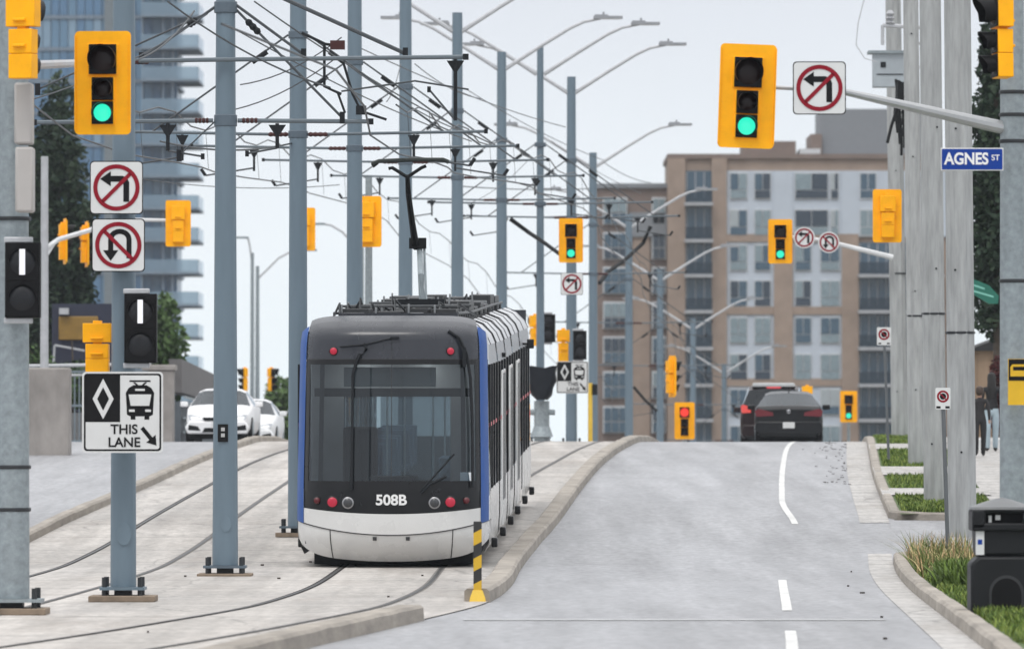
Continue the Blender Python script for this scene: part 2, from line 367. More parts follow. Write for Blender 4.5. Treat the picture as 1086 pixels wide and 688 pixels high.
# ------------------------------------------------------------------ foliage helpers
def leaf_cloud(blobs, n, size, up=.3):
    """many small leaf faces spread through a crown made of several blobs (cx,cy,cz,rx,ry,rz)"""
    mb = MB(); B = np.array(blobs, float); wts = B[:, 3]*B[:, 4]*B[:, 5]; wts = wts / wts.sum()
    idx = rng.choice(len(B), n, p=wts); d = rng.normal(size=(n, 3)); d /= np.linalg.norm(d, axis=1)[:, None]
    rad = rng.random(n) ** .45
    c = B[idx, :3] + d * rad[:, None] * B[idx, 3:6]
    keep = np.sin(c[:, 0]*5.1 + 1.3) * np.sin(c[:, 2]*4.3) * np.cos(c[:, 1]*4.7) > -.42
    c = c[keep]; n = len(c)
    a = rng.normal(size=(n, 3)); a /= np.linalg.norm(a, axis=1)[:, None]; b = rng.normal(size=(n, 3)); b -= a * (a*b).sum(1)[:, None]; b /= np.linalg.norm(b, axis=1)[:, None]
    s = size * (.6 + .8 * rng.random(n))[:, None]
    vs = np.stack([c - a*s, c + b*s*.55, c + a*s, c - b*s*.55], 1).reshape(-1, 3)
    mb.v = [tuple(x) for x in vs]; mb.f = [(4*i, 4*i+1, 4*i+2, 4*i+3) for i in range(n)]; mb.m = [int(x) for x in (rng.random(n) < .35)]
    return mb
def leafmat(name, rgb, var=.35):
    m = mat(name, rgb, .7, var=var, scale=1.2, world=True, spec=.25)
    return m
def tree(name, label, x, y, base, blobs, n, size, m1, m2, trunk_r=.18, cat='tree'):
    zb = base; t = thing(name, label, cat, (x, y, zb))
    bl = [(x+b[0], y+b[1], zb+b[2], b[3], b[4], b[5]) for b in blobs]
    leaf_cloud(bl, n, size).build('crown', [m1, m2], t, smooth=0)
    tr = MB(); top = max(b[2] for b in blobs)
    tr.tube([(x, y, zb-.3), (x+.03, y, zb+top*.45), (x-.05, y, zb+top)], [trunk_r, trunk_r*.7, trunk_r*.25], 8)
    for b in blobs: tr.tube([(x, y, zb+b[2]*.55), (x+b[0]*.6, y+b[1]*.6, zb+b[2]*.85), (x+b[0], y+b[1], zb+b[2]+b[5]*.4)], [trunk_r*.5, trunk_r*.3, trunk_r*.08], 6)
    tr.build('trunk', mat('bark', (.07, .055, .042), .9, var=.3, scale=5), t)
    return t

# ------------------------------------------------------------------ traffic signals
def make_signal(lit, board=True):
    t = thing('traffic_signal', 'x', 'traffic signal')
    if board:
        b = MB(); b.prism(rrect(.61, 1.12, .05), 0, .012, 0, 0, .56)
        for q in (-1, 1): b.box((q*.30, -.012, .56), (.012, .03, 1.02))
        b.build('backboard', M_YEL, t)
    h = MB()
    secs = [('red', .815, .30, .135), ('amber', .495, .235, .09), ('green', .235, .235, .095)]
    for nm, z, wd, r in secs:
        hh = .34 if nm == 'red' else .262
        h.box((0, .06, z), (wd + .03, .17, hh - .006), 0)
        h.box((0, -.032, z), (wd, .016, hh - .014), 1)
    h.box((0, .06, .58), (.10, .1, .9), 0); h.box((0, .16, .45), (.14, .05, .03), 0); h.box((0, .16, .72), (.14, .05, .03), 0)
    h.build('housing', [M_YEL, M_BLK, M_GALVL], t, bevel=.008)
    for nm, z, wd, r in secs:
        l = MB(); disc_lens(l, (0, -.042, z), r if nm == 'red' else r*1.0, .02)
        lm = {'red': M_RED, 'green': M_GREEN}.get(nm) if nm == lit else M_LOFF
        l.build('lens', lm, t)
        v = MB(); n = 18; vs = []; R0 = r + .012
        for k in range(n + 1):
            a = R(-40 + 260 * k / n); d = .22 if r > .1 else .17; d *= (.55 + .45*max(0, math.sin(a)))
            for rr, yy in ((R0, -.042), (R0, -.042 - d), (R0 + .006, -.042 - d), (R0 + .006, -.042)): vs.append((rr*math.cos(a), yy, z + rr*math.sin(a)))
        fs = [(k*4+j, k*4+(j+1) % 4, (k+1)*4+(j+1) % 4, (k+1)*4+j) for k in range(n) for j in range(4)]
        v.add(vs, fs); v.build('visor', M_BLK, t)
    return t
PROTO = {}
def signal(key, label, px, py_mid, d, rz=0, tilt=0, group='traffic signals along the street'):
    if key in PROTO: t = copy_tree(PROTO[key])
    else: t = PROTO[key] = make_signal(*key)
    c = P(px, py_mid, d); t.location = (c.x, d, c.z - .56); t.rotation_euler = (0, tilt, rz)
    tag(t, label, 'traffic signal', group); return t
GB = ('green', True)
signal(GB, 'large yellow signal showing green, hanging at the tip of the right tapered arm', 790.5, 102, 71, R(4), R(2))
signal(GB, 'large yellow traffic signal showing green, above the no left turn and no U-turn signs', 109, 88, 71.4, R(-3), 0)
signal(GB, 'small yellow signal showing green, right above the small square no left turn sign', 605.5, 255, 167)
signal(GB, 'small yellow signal showing green on an arm with two round signs, before the apartment block', 827.5, 256, 167)
signal(GB, 'tiny yellow signal showing green, low beside the black sedan', 900, 431, 236)
signal(('red', True), 'small yellow signal showing red, standing at the crest of the road', 726, 446, 200)
NB = ('none', True)
signal(NB, 'blank yellow back of a wide signal, on an arm against the glass tower', 189, 237, 160, R(182))
signal(NB, 'yellow back of a signal half hidden by the third blue grey pole from the left', 390, 235, 145, R(170))
signal(NB, 'yellow signal back mostly hidden by the pole at the left corner of the tram', 322, 243, 172, R(185))
signal(NB, 'yellow back of a signal against the apartment block, tucked behind the row of concrete poles', 941, 229, 139, R(184))
signal(NB, 'yellow signal seen edge on, left one of the pair before the dark tree', 69, 256, 162, R(100))
signal(NB, 'yellow signal seen edge on, right one of the pair before the dark tree', 92, 259, 162, R(100))
signal(NB, 'orange yellow signal seen edge on, above the red signal at the crest', 713, 399, 178, R(105))
NN = ('none', False)
signal(NN, 'orange back of a narrow signal, left of the dark tram signal at the crest', 597, 366, 182, R(190))
signal(NN, 'orange sliver of a narrow signal beside the pole over the bagged sign', 567, 350, 190, R(200))
signal(NN, 'top of an orange signal showing over the roof of the black sedan', 856, 424, 205, R(180))
signal(NN, 'small side-on signal with black visors, above the front white car', 258, 402, 255, R(-70))
signal(NN, 'small side-on signal with black visors, by the light green tree behind the white cars', 289, 402, 255, R(60))
signal(NN, 'large yellow signal seen from the side, on the steel pole over the street name sign', 1058, 38, 71, R(-78), R(-2.5))
signal(NN, 'yellow signal back cut off by the picture top, on the speckled left edge pole', 27, 38, 69, R(160))
signal(NN, 'narrow orange signal back, bolted left of the pole that carries the tram lane sign', 104, 351, 76.3, R(178)).scale = (1, 1, .66)

def make_tram_signal(lit):
    t = thing('tram_signal', 'x', 'tram signal')
    h = MB(); h.box((0, .07, .395), (.37, .18, .79)); h.box((0, .07, .395), (.34, .21, .76)); h.box((0, -.03, .395), (.345, .02, .006)); h.build('housing', M_BLK, t, bevel=.012)
    for k, z in enumerate((.585, .205)):
        l = MB(); disc_lens(l, (0, -.036, z), .135, .03); le = l.build('lens', M_LOFFG, t)
        if k == 0 and lit:
            b = MB(); b.box((0, -.069, z), (.06, .006, .27)); b.build('light_bar', M_BAR, le)
        v = MB(); n = 16; vs = []
        for q in range(n+1):
            a = R(180*q/n)
            for rr, yy in ((.145, -.02), (.145, -.07), (.152, -.07), (.152, -.02)): vs.append((rr*math.cos(a), yy, z + rr*math.sin(a)))
        v.add(vs, [(q*4+j, q*4+(j+1) % 4, (q+1)*4+(j+1) % 4, (q+1)*4+j) for q in range(n) for j in range(4)]); v.build('visor', M_BLK, t)
    for z in (.82, -.03): c = MB(); c.box((-.05, .08, z), (.3, .1, .06)); c.build('bracket', M_GALVL, t, bevel=.01)
    return t
for key, lab, px, py, d in ((True, 'black tram signal with a white bar lit, on the speckled pole at the left edge', 24, 297, 69.5),
                            (True, 'black two-lens tram signal with a white bar lit, just above the tram lane sign', 149, 348, 75.6),
                            (False, 'small dark unlit tram signal standing over the distant diamond tram sign', 615, 366, 181.5),
                            (False, 'small dark unlit tram signal above the bagged sign, right of its pole', 582, 348, 186)):
    k2 = ('tram', key)
    if k2 in PROTO: t = copy_tree(PROTO[k2])
    else: t = PROTO[k2] = make_tram_signal(key)
    c = P(px, py, d); t.location = (c.x, d, c.z - .395); tag(t, lab, 'tram signal', 'tram signals')

# ------------------------------------------------------------------ signs
ARROW_L = [(-.16,.085),(-.055,.16),(-.055,.115),(.06,.115),(.105,.095),(.125,.05),(.125,-.14),(.068,-.14),(.068,.03),(.058,.05),(.04,.057),(-.055,.057),(-.055,.012)]
def uarrow():
    o = []; n = 10
    for k in range(n+1): a = R(180*k/n); o.append((.015+.115*math.cos(a), .06+.1*math.sin(a)))
    o += [(-.1, -.05), (-.15, -.05), (-.075, -.155), (0, -.05), (-.05, -.05)]
    for k in range(n+1): a = R(180-180*k/n); o.append((.015+.065*math.cos(a), .055+.055*math.sin(a)))
    o += [(.08, -.13), (.13, -.13)]
    return o
def ban_sign(name, label, px, py, d, size, kind, square=True, rz=0, back=True):
    c = P(px, py, d); t = thing(name, label, 'sign', (c.x, d, c.z - size/2), 'turn ban signs'); k = size / .6
    z0 = c.z; p = MB()
    if square:
        p.prism([(a*k + c.x, b*k + z0) for a, b in rrect(.6, .6, .045)], d, d + .006); p.build('plate', M_SBLK, t, smooth=0)
        f = MB(); f.poly([(a*k + c.x, b*k + z0) for a, b in rrect(.578, .578, .04)], d - .003); f.build('face', M_WHITE, t, smooth=0)
    else:
        p.prism([(a*k + c.x, b*k + z0) for a, b in circle(.3)], d, d + .006); p.build('plate', M_WHITE, t, smooth=0)
    a = MB(); a.poly([(q*1.15*k + c.x, b*1.15*k + z0) for q, b in (ARROW_L if kind == 'left' else uarrow())], d - .006); a.build('arrow', M_SBLK, t, smooth=0)
    r = MB(); ring(r, .215*k, .262*k, d - .009, 0, 36, c.x, z0)
    s_ = 1 if kind == 'left' else -1; q = .158*k; w_ = .022*k*1.0
    r.poly([(c.x - q - w_*.7, z0 - s_*q + s_*w_*.7), (c.x + q - w_*.7, z0 + s_*q + s_*w_*.7), (c.x + q + w_*.7, z0 + s_*q - s_*w_*.7), (c.x - q + w_*.7, z0 - s_*q - s_*w_*.7)], d - .009)
    r.build('ban_ring', M_SRED, t, smooth=0)
    if back:
        b = MB(); b.box((c.x, d + .03, z0), (.5*k, .04, .05*k)); b.build('bracket', M_GALVL, t)
    return t
ban_sign('turn_ban_sign', 'square no left turn sign, top of the two on the near blue grey pole', 123.5, 199, 75.7, .61, 'left')
ban_sign('turn_ban_sign', 'square no U-turn sign with a hooked arrow, over the second tram signal', 125.5, 260, 75.7, .61, 'u')
ban_sign('turn_ban_sign', 'square no left turn sign clamped to the tapered arm beside the large green signal', 869, 93.5, 70.8, .57, 'left')
ban_sign('turn_ban_sign', 'small square no left turn sign under the distant green signal', 606.5, 301, 166.6, .56, 'left')
ban_sign('turn_ban_sign', 'small round no left turn sign on the far arm, next to a green signal', 853, 252, 166.8, .54, 'left', False)
ban_sign('turn_ban_sign', 'small round no U-turn sign on the far arm, nearer the concrete poles', 879, 257, 166.8, .54, 'u', False)

def lane_sign(label, px, py, d, size, words=True):
    c = P(px, py, d); t = thing('tram_lane_sign', label, 'sign', (c.x, d, c.z - size/2), 'tram lane signs'); k = size; x, z = c.x, c.z
    p = MB(); p.prism([(a*k + x, b*k + z) for a, b in rrect(1.0, 1.0, .05)], d, d + .008, 0)
    p.poly([(a*k + x, b*k + z) for a, b in rrect(.955, .955, .04)], d - .002, 1); p.poly([(a*k + x, b*k + z) for a, b in rrect(.91, .91, .03)], d - .004, 0)
    p.build('plate', [M_WHITE, M_SBLK], t, smooth=0)
    q = MB(); q.poly([(x - .455*k, z - .12*k), (x - .03*k, z - .12*k), (x - .03*k, z + .455*k), (x - .455*k, z + .455*k)], d - .006, 0)
    cx, cz = x - .24*k, z + .165*k
    q.poly([(cx, cz - .25*k), (cx + .13*k, cz), (cx, cz + .25*k), (cx - .13*k, cz)], d - .008, 1)
    q.poly([(cx, cz - .145*k), (cx + .073*k, cz), (cx, cz + .145*k), (cx - .073*k, cz)], d - .010, 0)
    q.build('diamond_panel', [M_SBLK, M_WHITE], t, smooth=0)
    g = MB(); ox, oz = x + .215*k, z + .1*k
    g.poly([(ox + a*k, oz + b*k) for a, b in ((-.16,-.13),(-.12,-.15),(.12,-.15),(.16,-.13),(.175,.14),(.14,.2),(.08,.235),(-.08,.235),(-.14,.2),(-.175,.14))], d - .006, 0)
    g.poly([(ox + a*k, oz + b*k) for a, b in ((-.115,-.02),(.115,-.02),(.14,.12),(-.14,.12))], d - .008, 1)
    g.poly([(ox + a*k, oz + b*k) for a, b in ((-.06,.165),(.06,.165),(.06,.19),(-.06,.19))], d - .008, 1)
    for sx in (-1, 1):
        g.poly([(ox + sx*.085*k + a*k, oz + b*k) for a, b in ((-.03,-.19),(.03,-.19),(.03,-.15),(-.03,-.15))], d - .006, 0)
        g.poly([(ox + sx*.1*k + a*k, oz + b*k) for a, b in ((-.035,-.095),(.035,-.095),(.035,-.065),(-.035,-.065))], d - .008, 1)
        g.poly([(ox + sx*a*k, oz + b*k) for a, b in ((.02,.235),(.05,.235),(.09,.27),(.06,.27))], d - .006, 0)
    g.poly([(ox + a*k, oz + b*k) for a, b in ((-.13,.275),(.13,.275),(.13,.295),(-.13,.295))], d - .006, 0)
    g.build('tram_symbol', [M_SBLK, M_WHITE], t, smooth=0)
    if words:
        tx = MB()
        for s_, zz in (('THIS', -.215), ('LANE', -.375)):
            v, f = text_geo(s_, .165*k, bold=.003); tx.add(v, f, 0, Matrix.Translation((x + .02*k, d - .007, z + zz*k)))
        tx.build('lettering', M_SBLK, t, smooth=0)
    ar = MB(); a0 = Vector((x + .24*k, z - .19*k)); a1 = Vector((x + .42*k, z - .41*k)); dv = (a1 - a0).normalized(); nv = Vector((-dv.y, dv.x)); b1 = a1 - dv*.11*k
    ar.poly([tuple(a0 + nv*.025*k), tuple(b1 + nv*.025*k), tuple(b1 + nv*.075*k), tuple(a1), tuple(b1 - nv*.075*k), tuple(b1 - nv*.025*k), tuple(a0 - nv*.025*k)], d - .007)
    ar.build('arrow', M_SBLK, t, smooth=0)
    return t
lane_sign('large square white sign with a diamond, a tram symbol and the words THIS LANE', 130, 437, 75.4, .925)
lane_sign('small distant diamond and tram symbol sign by the yellow post at the crest', 607, 400, 181, .88)

def street_name():
    d = 71.2; c = P(1031, 169, d); t = thing('street_name_sign', 'blue AGNES ST street name sign on the right steel pole', 'street sign', (c.x, d, c.z - .12))
    b = MB(); b.box((c.x, d + .01, c.z), (.675, .02, .245)); b.build('blade', M_WHITE, t, bevel=.004)
    f = MB(); f.poly([(c.x + a, c.z + z) for a, z in rrect(.655, .222, .012)], d - .003); f.build('blue_field', M_SBLUE, t, smooth=0)
    l = MB(); v, q = text_geo('AGNES', .175, sx=.86, bold=.005); l.add(v, q, 0, Matrix.Translation((c.x - .062, d - .006, c.z)))
    v, q = text_geo('ST', .085, bold=.001); l.add(v, q, 0, Matrix.Translation((c.x + .252, d - .006, c.z + .015))); l.build('lettering', mat('letter_white', (.8, .8, .8), .5), t, smooth=0)
street_name()

def no_stopping(label, px, py0, py1, px_base, py_base, d, wpx):
    s_ = FPX / d; c = P(px, (py0 + py1)/2, d); b = P(px_base, py_base, d); hh = (py1 - py0)/s_; ww = wpx / s_
    t = thing('no_stopping_sign', label, 'sign', (b.x, d, b.z), 'no stopping signs')
    p = MB(); p.tube([(b.x, d + .03, b.z - .3), (c.x, d + .03, c.z + hh*.3)], .03, 8); p.build('post', mat('sign_post_grey', (.12, .13, .14), .5, .3), t)
    q = MB(); q.prism([(c.x + a, c.z + z) for a, z in rrect(ww, hh, .02)], d - .01, d - .004); q.build('plate', M_WHITE, t, smooth=0)
    r = MB(); zz = c.z + hh*.1; rr = ww*.38; r.poly(circle(rr*.55, 20, c.x, zz), d - .013, 1); ring(r, rr*.72, rr*1.05, d - .013, 0, 28, c.x, zz)
    k = rr*.7; r.poly([(c.x - k, zz + k*.8), (c.x - k*.8, zz + k), (c.x + k, zz - k*.8), (c.x + k*.8, zz - k)], d - .016, 0)
    for sx in (-1, 1): r.poly([(c.x + sx*ww*.3 + a, c.z - hh*.4 + z) for a, z in ((-.03,-.015),(.03,-.015),(.03,.015),(-.03,.015))], d - .013, 1)
    r.build('ban_symbol', [M_SRED, M_SBLK], t, smooth=0)
no_stopping('no stopping sign on a straight post growing out of the tall weeds', 1000, 411, 434, 1007, 612, 92, 16)
no_stopping('smaller no stopping sign on a leaning post farther up the verge', 937.5, 347, 366, 943, 482, 140, 15)

# ------------------------------------------------------------------ poles
def round_base(mb, x, y, z, r):          # plate, anchor bolts, grout pad
    mb.box((x, y, z + .15), (r*3.4, r*3.4, .035), 0)
    for a in (-1, 1):
        for b in (-1, 1): mb.tube([(x + a*r*1.35, y + b*r*1.35, z + .04), (x + a*r*1.35, y + b*r*1.35, z + .28)], .03, 6, 1)
    mb.box((x, y, z + .09), (r*1.3, r*1.3, .14), 1)
def streetlight_arm(mb, x, y, z, sgn, ln=3.5, rise=1.35):
    pts = [(x + sgn*.1, y, z), (x + sgn*ln*.28, y, z + rise*.42), (x + sgn*ln*.52, y, z + rise*.8), (x + sgn*ln*.63, y, z + rise*.93), (x + sgn*ln*.76, y, z + rise)]
    mb.tube(pts, [.06, .052, .046, .042, .04], 8)
def luminaire(mb, x, y, z, sgn, ln=3.5, rise=1.35):
    x0 = x + sgn*ln*.72
    mb.box((x0 + sgn*.32, y, z + rise + .02), (.78, .26, .07), 0); mb.box((x0 + sgn*.14, y, z + rise + .06), (.36, .2, .07), 0)
    mb.box((x0 + sgn*.42, y, z + rise - .022), (.5, .22, .014), 1); mb.tube([(x0 + sgn*.2, y, z + rise + .09), (x0 + sgn*.2, y, z + rise + .17)], .03, 8, 0)
def make_cat_pole(h=10.4, lamps=True, span=3.0, T=6.45):
    """centre pole with cantilevers over both tracks, local to its base"""
    t = thing('catenary_pole', 'x', 'overhead line pole')
    p = MB(); p.tube([(0, 0, .16), (0, 0, h)], [.165, .125], 12); p.build('shaft', M_CAT, t)
    b = MB(); round_base(b, 0, 0, 0, .17); b.build('base_plate', [M_CATD, M_BOLT], t)
    g = MB(); g.box((0, 0, .03), (.7, .7, .06)); g.build('grout_pad', M_PAD, t)
    for z in (T, T + 1.6):
        c = MB(); c.lathe([(.15, -.06), (.158, -.05), (.158, .05), (.15, .06)], (0, 0, z), 12); c.build('clamp_band', M_CATD, t)
    for sg in (-1, 1):
        a = MB(); a.tube([(sg*.3, 0, T), (sg*span, 0, T + .05)], .026, 8); a.box((sg*(span + .02), 0, T + .05), (.06, .07, .07), 1)
        a.build('cantilever', [M_TUBE, M_DARK], t)
        i = MB(); pts = [(sg*(.16 + .04*k), 0, T) for k in range(9)]; i.tube(pts, [.025, .042, .03, .042, .03, .042, .03, .042, .025], 8); i.build('insulator', M_INS, t)
        r = MB(); r.tube([(sg*.16, 0, T + 1.6), (sg*span*.78, 0, T + .05)], .016, 6, 0); r.tube([(sg*.5, 0, T + 1.33), (sg*.74, 0, T + 1.16)], .045, 8, 1); r.build('tie_rod', [M_WIRE, M_DARK], t)
        d = MB(); xd = sg*span*.62; d.tube([(xd, 0, T), (xd, 0, T - .42)], .022, 6, 1); d.prism([(xd-.10, T-.01), (xd+.10, T-.01), (xd+.022, T-.16), (xd-.022, T-.16)], -.02, .02, 1)
        d.tube([(xd, 0, T - .36), (xd + sg*.9, .02, T - .5)], .016, 6, 0); d.tube([(xd + sg*.9, .02, T - .5), (xd + sg*.98, .02, T - .38)], .03, 6, 1); d.build('steady_arm', [M_WIRE, M_DARK], t)
    if lamps:
        for sg in (-1, 1):
            m = MB(); streetlight_arm(m, 0, 0, h - .45, sg); a = m.build('lamp_arm', M_GALVL, t)
            m = MB(); luminaire(m, 0, 0, h - .45, sg); m.build('luminaire', [mat('lamp_housing', (.30, .31, .33), .4, .3), M_WHITE], a)
    return t
cat_pixels = [(316, 106), (376, 122), (430, 140), (485, 158), (532, 176), (573, 178), (606, 185), (629, 215), (667, 240), (700, 268), (735, 302), (768, 340)]
cat_labels = ['blue grey overhead line pole at the left corner of the tram', 'blue grey overhead line pole behind the tram roof, with a yellow signal back beside it',
  'blue grey overhead line pole standing right behind the raised pantograph', 'blue grey overhead line pole over the right half of the tram roof',
  'blue grey double lamp pole rising behind the right end of the tram roof', 'slender blue grey double lamp pole rising above the bagged sign', 'blue grey double lamp pole right behind the distant square no left turn sign',
  'blue grey double lamp pole right of the distant square no left turn sign', 'blue grey double lamp pole before the left wing of the apartment block',
  'blue grey double lamp pole in front of the brick corner of the apartment block', 'pale double lamp pole over the red signal at the crest', 'far pale double lamp pole before the first white window bay']
proto_lamp = proto_plain = None
for i, ((px, d), lab) in enumerate(zip(cat_pixels, cat_labels)):
    lamps = i >= 3
    if lamps:
        t = proto_lamp = make_cat_pole() if proto_lamp is None else None or proto_lamp
        if i > 3: t = copy_tree(proto_lamp)
    else:
        t = make_cat_pole(11.5, False) if proto_plain is None else copy_tree(proto_plain)
        if proto_plain is None: proto_plain = t
    t.location = ((px - CX)/FPX*d, d, G(d)); tag(t, lab, 'overhead line pole', 'overhead line poles between the tracks')
    if px == 573:
        for ch in kids(t):
            if ch.name.startswith('shaft'): ch.scale = (.72, .72, 1.03)
# nearest line pole, with its own brackets
def near_pole():
    d = 90; x = (239 - CX)/FPX*d
    t = thing('catenary_pole', 'nearest overhead line pole, blue grey with a small black plate at car height', 'overhead line pole', (x, d, 0), 'overhead line poles between the tracks')
    p = MB(); p.tube([(x, d, .17), (x + .0, d, 10.5)], [.18, .118], 12); p.build('shaft', M_CAT, t)
    b = MB(); round_base(b, x, d, 0, .17); b.build('base_plate', [M_CATD, M_BOLT], t)
    g = MB(); g.box((x, d, .03), (.74, .74, .06)); g.build('grout_pad', M_PAD, t, bevel=.01)
    k = P(237, 459, d); pl = MB(); pl.box((k.x, d - .178, k.z), (.14, .012, .24)); pp = pl.build('number_plate', M_SBLK, t)
    w_ = MB(); w_.box((k.x, d - .186, k.z + .05), (.05, .004, .05)); w_.box((k.x, d - .186, k.z - .03), (.05, .004, .05)); w_.build('plate_marks', mat('plate_grey', (.4, .4, .4)), pp)
    hc = MB(); kk = P(240, 555, d)
    hc.add([(kk.x + .075*math.cos(a), d - .168 - yy, kk.z + .11*math.sin(a)) for yy in (0, .012) for a in [2*math.pi*j/16 for j in range(16)]], [tuple(range(16, 32))] + [(j, (j+1) % 16, 16+(j+1) % 16, 16+j) for j in range(16)])
    hc.build('hand_hole_cover', M_CAT, t)
    def q(a, b_): return P(a, b_, d)
    for py in (128, 8):
        k = q(239, py); c = MB(); c.lathe([(.15, -.08), (.158, -.07), (.158, .07), (.15, .08)], (x, d, k.z), 12); c.build('clamp_band', M_CATD, t)
    for a, b_ in (((148, 65.5), (494, 61.5)), ((36, 130), (226, 128)), ((252, 128), (393, 129))):
        m = MB(); v0, v1 = q(*a), q(*b_); v0.y -= .22 if a[1] < 100 else 0; v1.y -= .22 if a[1] < 100 else 0
        m.tube([v0, v1], .032, 8); m.box(v1 if b_[0] > 230 else v0, (.08, .08, .08), 1); m.build('cantilever', [M_TUBE, M_DARK], t)
    for a, b_ in (((140, 66), (158, 65.5)), ((206, 128), (222, 128)), ((256, 128), (274, 128))):
        i = MB(); v0, v1 = q(*a), q(*b_); i.tube([v0.lerp(v1, j/8) for j in range(9)], [.025, .042, .03, .042, .03, .042, .03, .042, .025], 8); i.build('insulator', M_INS, t)
    for a, b_, i0, r_ in (((247, 3), (322, 58), 0, .02), ((255, -22), (430, 57), 0, .028), ((249, 9), (363, 125), .11, .018), ((229, 7), (150, 62), .25, .02), ((218, 15), (40, 95), 0, .014), ((229, 128), (190, 165), 0, .01)):
        m = MB(); v0, v1 = q(*a), q(*b_); m.tube([v0, v1], r_, 6)
        if i0: m.tube([v0.lerp(v1, i0 + .02*j) for j in range(7)], [.03, .055, .04, .055, .04, .055, .03], 8, 1)
        m.box(v1, (.07, .07, .16), 1); m.build('tie_rod', [M_WIRE, M_DARK], t)
    for a, b_, e_ in (((483, 63), (483, 128), (455, 95)), ((294, 131), (294, 157), (262, 163)), ((178, 131), (178, 160), (215, 166))):
        m = MB(); v0, v1, v2 = q(*a), q(*b_), q(*e_); m.tube([v0, v1], .026, 6, 1); m.prism([(v0.x-.12, v0.z-.02), (v0.x+.12, v0.z-.02), (v0.x+.025, v0.z-.17), (v0.x-.025, v0.z-.17)], d-.02, d+.02, 1); m.tube([v1, v2], .014, 6, 0); m.box(v2, (.05, .05, .08), 1)
        m.build('steady_arm', [M_WIRE, M_DARK], t)
    # arm assembly hanging between the two brackets
    m = MB(); m.tube([q(344, 48), q(344, 92), q(362, 100)], .02, 6, 1); m.tube([q(320, 35), q(345, 47), q(362, 49)], .02, 6, 1); m.tube([q(364, 66), q(374, 100), q(383, 118), q(410, 127)], .018, 6, 1); m.box(q(383, 117), (.14, .1, .12), 1); m.box(q(358, 48), (.2, .12, .12), 2)
    m.tube([q(362, 97), q(440, 86), q(497, 95)], .013, 6, 0); m.tube([q(358, 98), q(366, 120)], .016, 6, 1)
    m.build('hanger', [M_WIRE, M_DARK, M_INS], t)
near_pole()
def signal_pole(label, px, d, wpx, top, mtl, base=True, n=12):
    x = (px - CX)/FPX*d; r = wpx/FPX*d/2
    t = thing('signal_pole', label, 'signal pole', (x, d, G(d)))
    p = MB(); p.tube([(x, d, G(d) + (.17 if base else 0)), (x, d, top)], [r, r*.82], n); p.build('shaft', mtl, t)
    if base:
        b = MB(); round_base(b, x, d, G(d), r); b.build('base_plate', [mtl, M_BOLT], t); g = MB(); g.box((x, d, G(d) + .035), (.76, .76, .07)); g.build('grout_pad', M_PAD, t, bevel=.01)
    return t, x
t, x = signal_pole('blue grey steel pole carrying the turn ban signs and the tram lane sign', 131, 76, 28, 8.2, M_CAT)
hc = MB(); kk = P(132, 566, 76)
hc.add([(kk.x + .085*math.cos(a), 76 - .147 - yy, kk.z + .13*math.sin(a)) for yy in (0, .015) for a in [2*math.pi*j/16 for j in range(16)]], [tuple(range(16, 32))] + [(j, (j+1) % 16, 16+(j+1) % 16, 16+j) for j in range(16)]); hc.build('hand_hole_cover', M_CAT, t)
t, x = signal_pole('speckled galvanised steel pole standing at the left edge of the picture', 13, 70, 38, 9, M_GALV)
m = MB(); m.tube([P(17, 70, 70), P(110, 66, 73.8)], [.055, .04], 8); m.build('mast_arm', M_GALVL, t)
for z in (495, 540, 232): c = P(13, z, 70); m = MB(); m.lathe([(.196, -.02), (.2, -.012), (.2, .012), (.196, .02)], (c.x, 70, c.z), 12); m.build('strap', M_BOLT, t)
t, x = signal_pole('galvanised steel pole at the right edge, behind the waste bin, holding a long tapered arm', 1074, 72, 29, 9.5, M_GALV)
m = MB(); m.tube([P(1068, 136.5, 72), P(1010, 123.5, 71.8), P(940, 107.5, 71.5), P(893, 97, 71.3), P(845, 94, 71.2), P(822, 93, 71.2)], [.075, .062, .048, .036, .024, .022], 10); m.build('mast_arm', mat('brushed_arm', (.42, .43, .44), .35, .6, var=.1), t)
for z in (98, 122, 150, 298): c = P(1074, z, 72); m = MB(); m.lathe([(.146, -.02), (.152, -.012), (.152, .012), (.146, .02)], (c.x, 72, c.z), 12); m.build('strap', M_BOLT, t)
# the two grey cabinets below the cropped signal on the left pole
for lab, y0, y1, px in (('pale grey signal box seen from the side, upper of two on the left edge pole', 88, 153, 25), ('pale grey signal box seen from the side, lower of two on the left edge pole', 156, 225, 26)):
    a, b = P(px, y0, 69.3), P(px, y1, 69.3); t = thing('pedestrian_signal', lab, 'pedestrian signal', (a.x, 69.3, b.z), 'pedestrian signals')
    m = MB(); m.box((a.x, 69.4, (a.z+b.z)/2), (.19, .3, a.z-b.z)); m.build('housing', mat('pale_grey_housing', (.42, .40, .385), .5, var=.06), t, bevel=.025)
    m = MB(); m.box((a.x - .12, 69.5, (a.z+b.z)/2), (.1, .06, .3)); m.build('bracket', M_GALV, t)

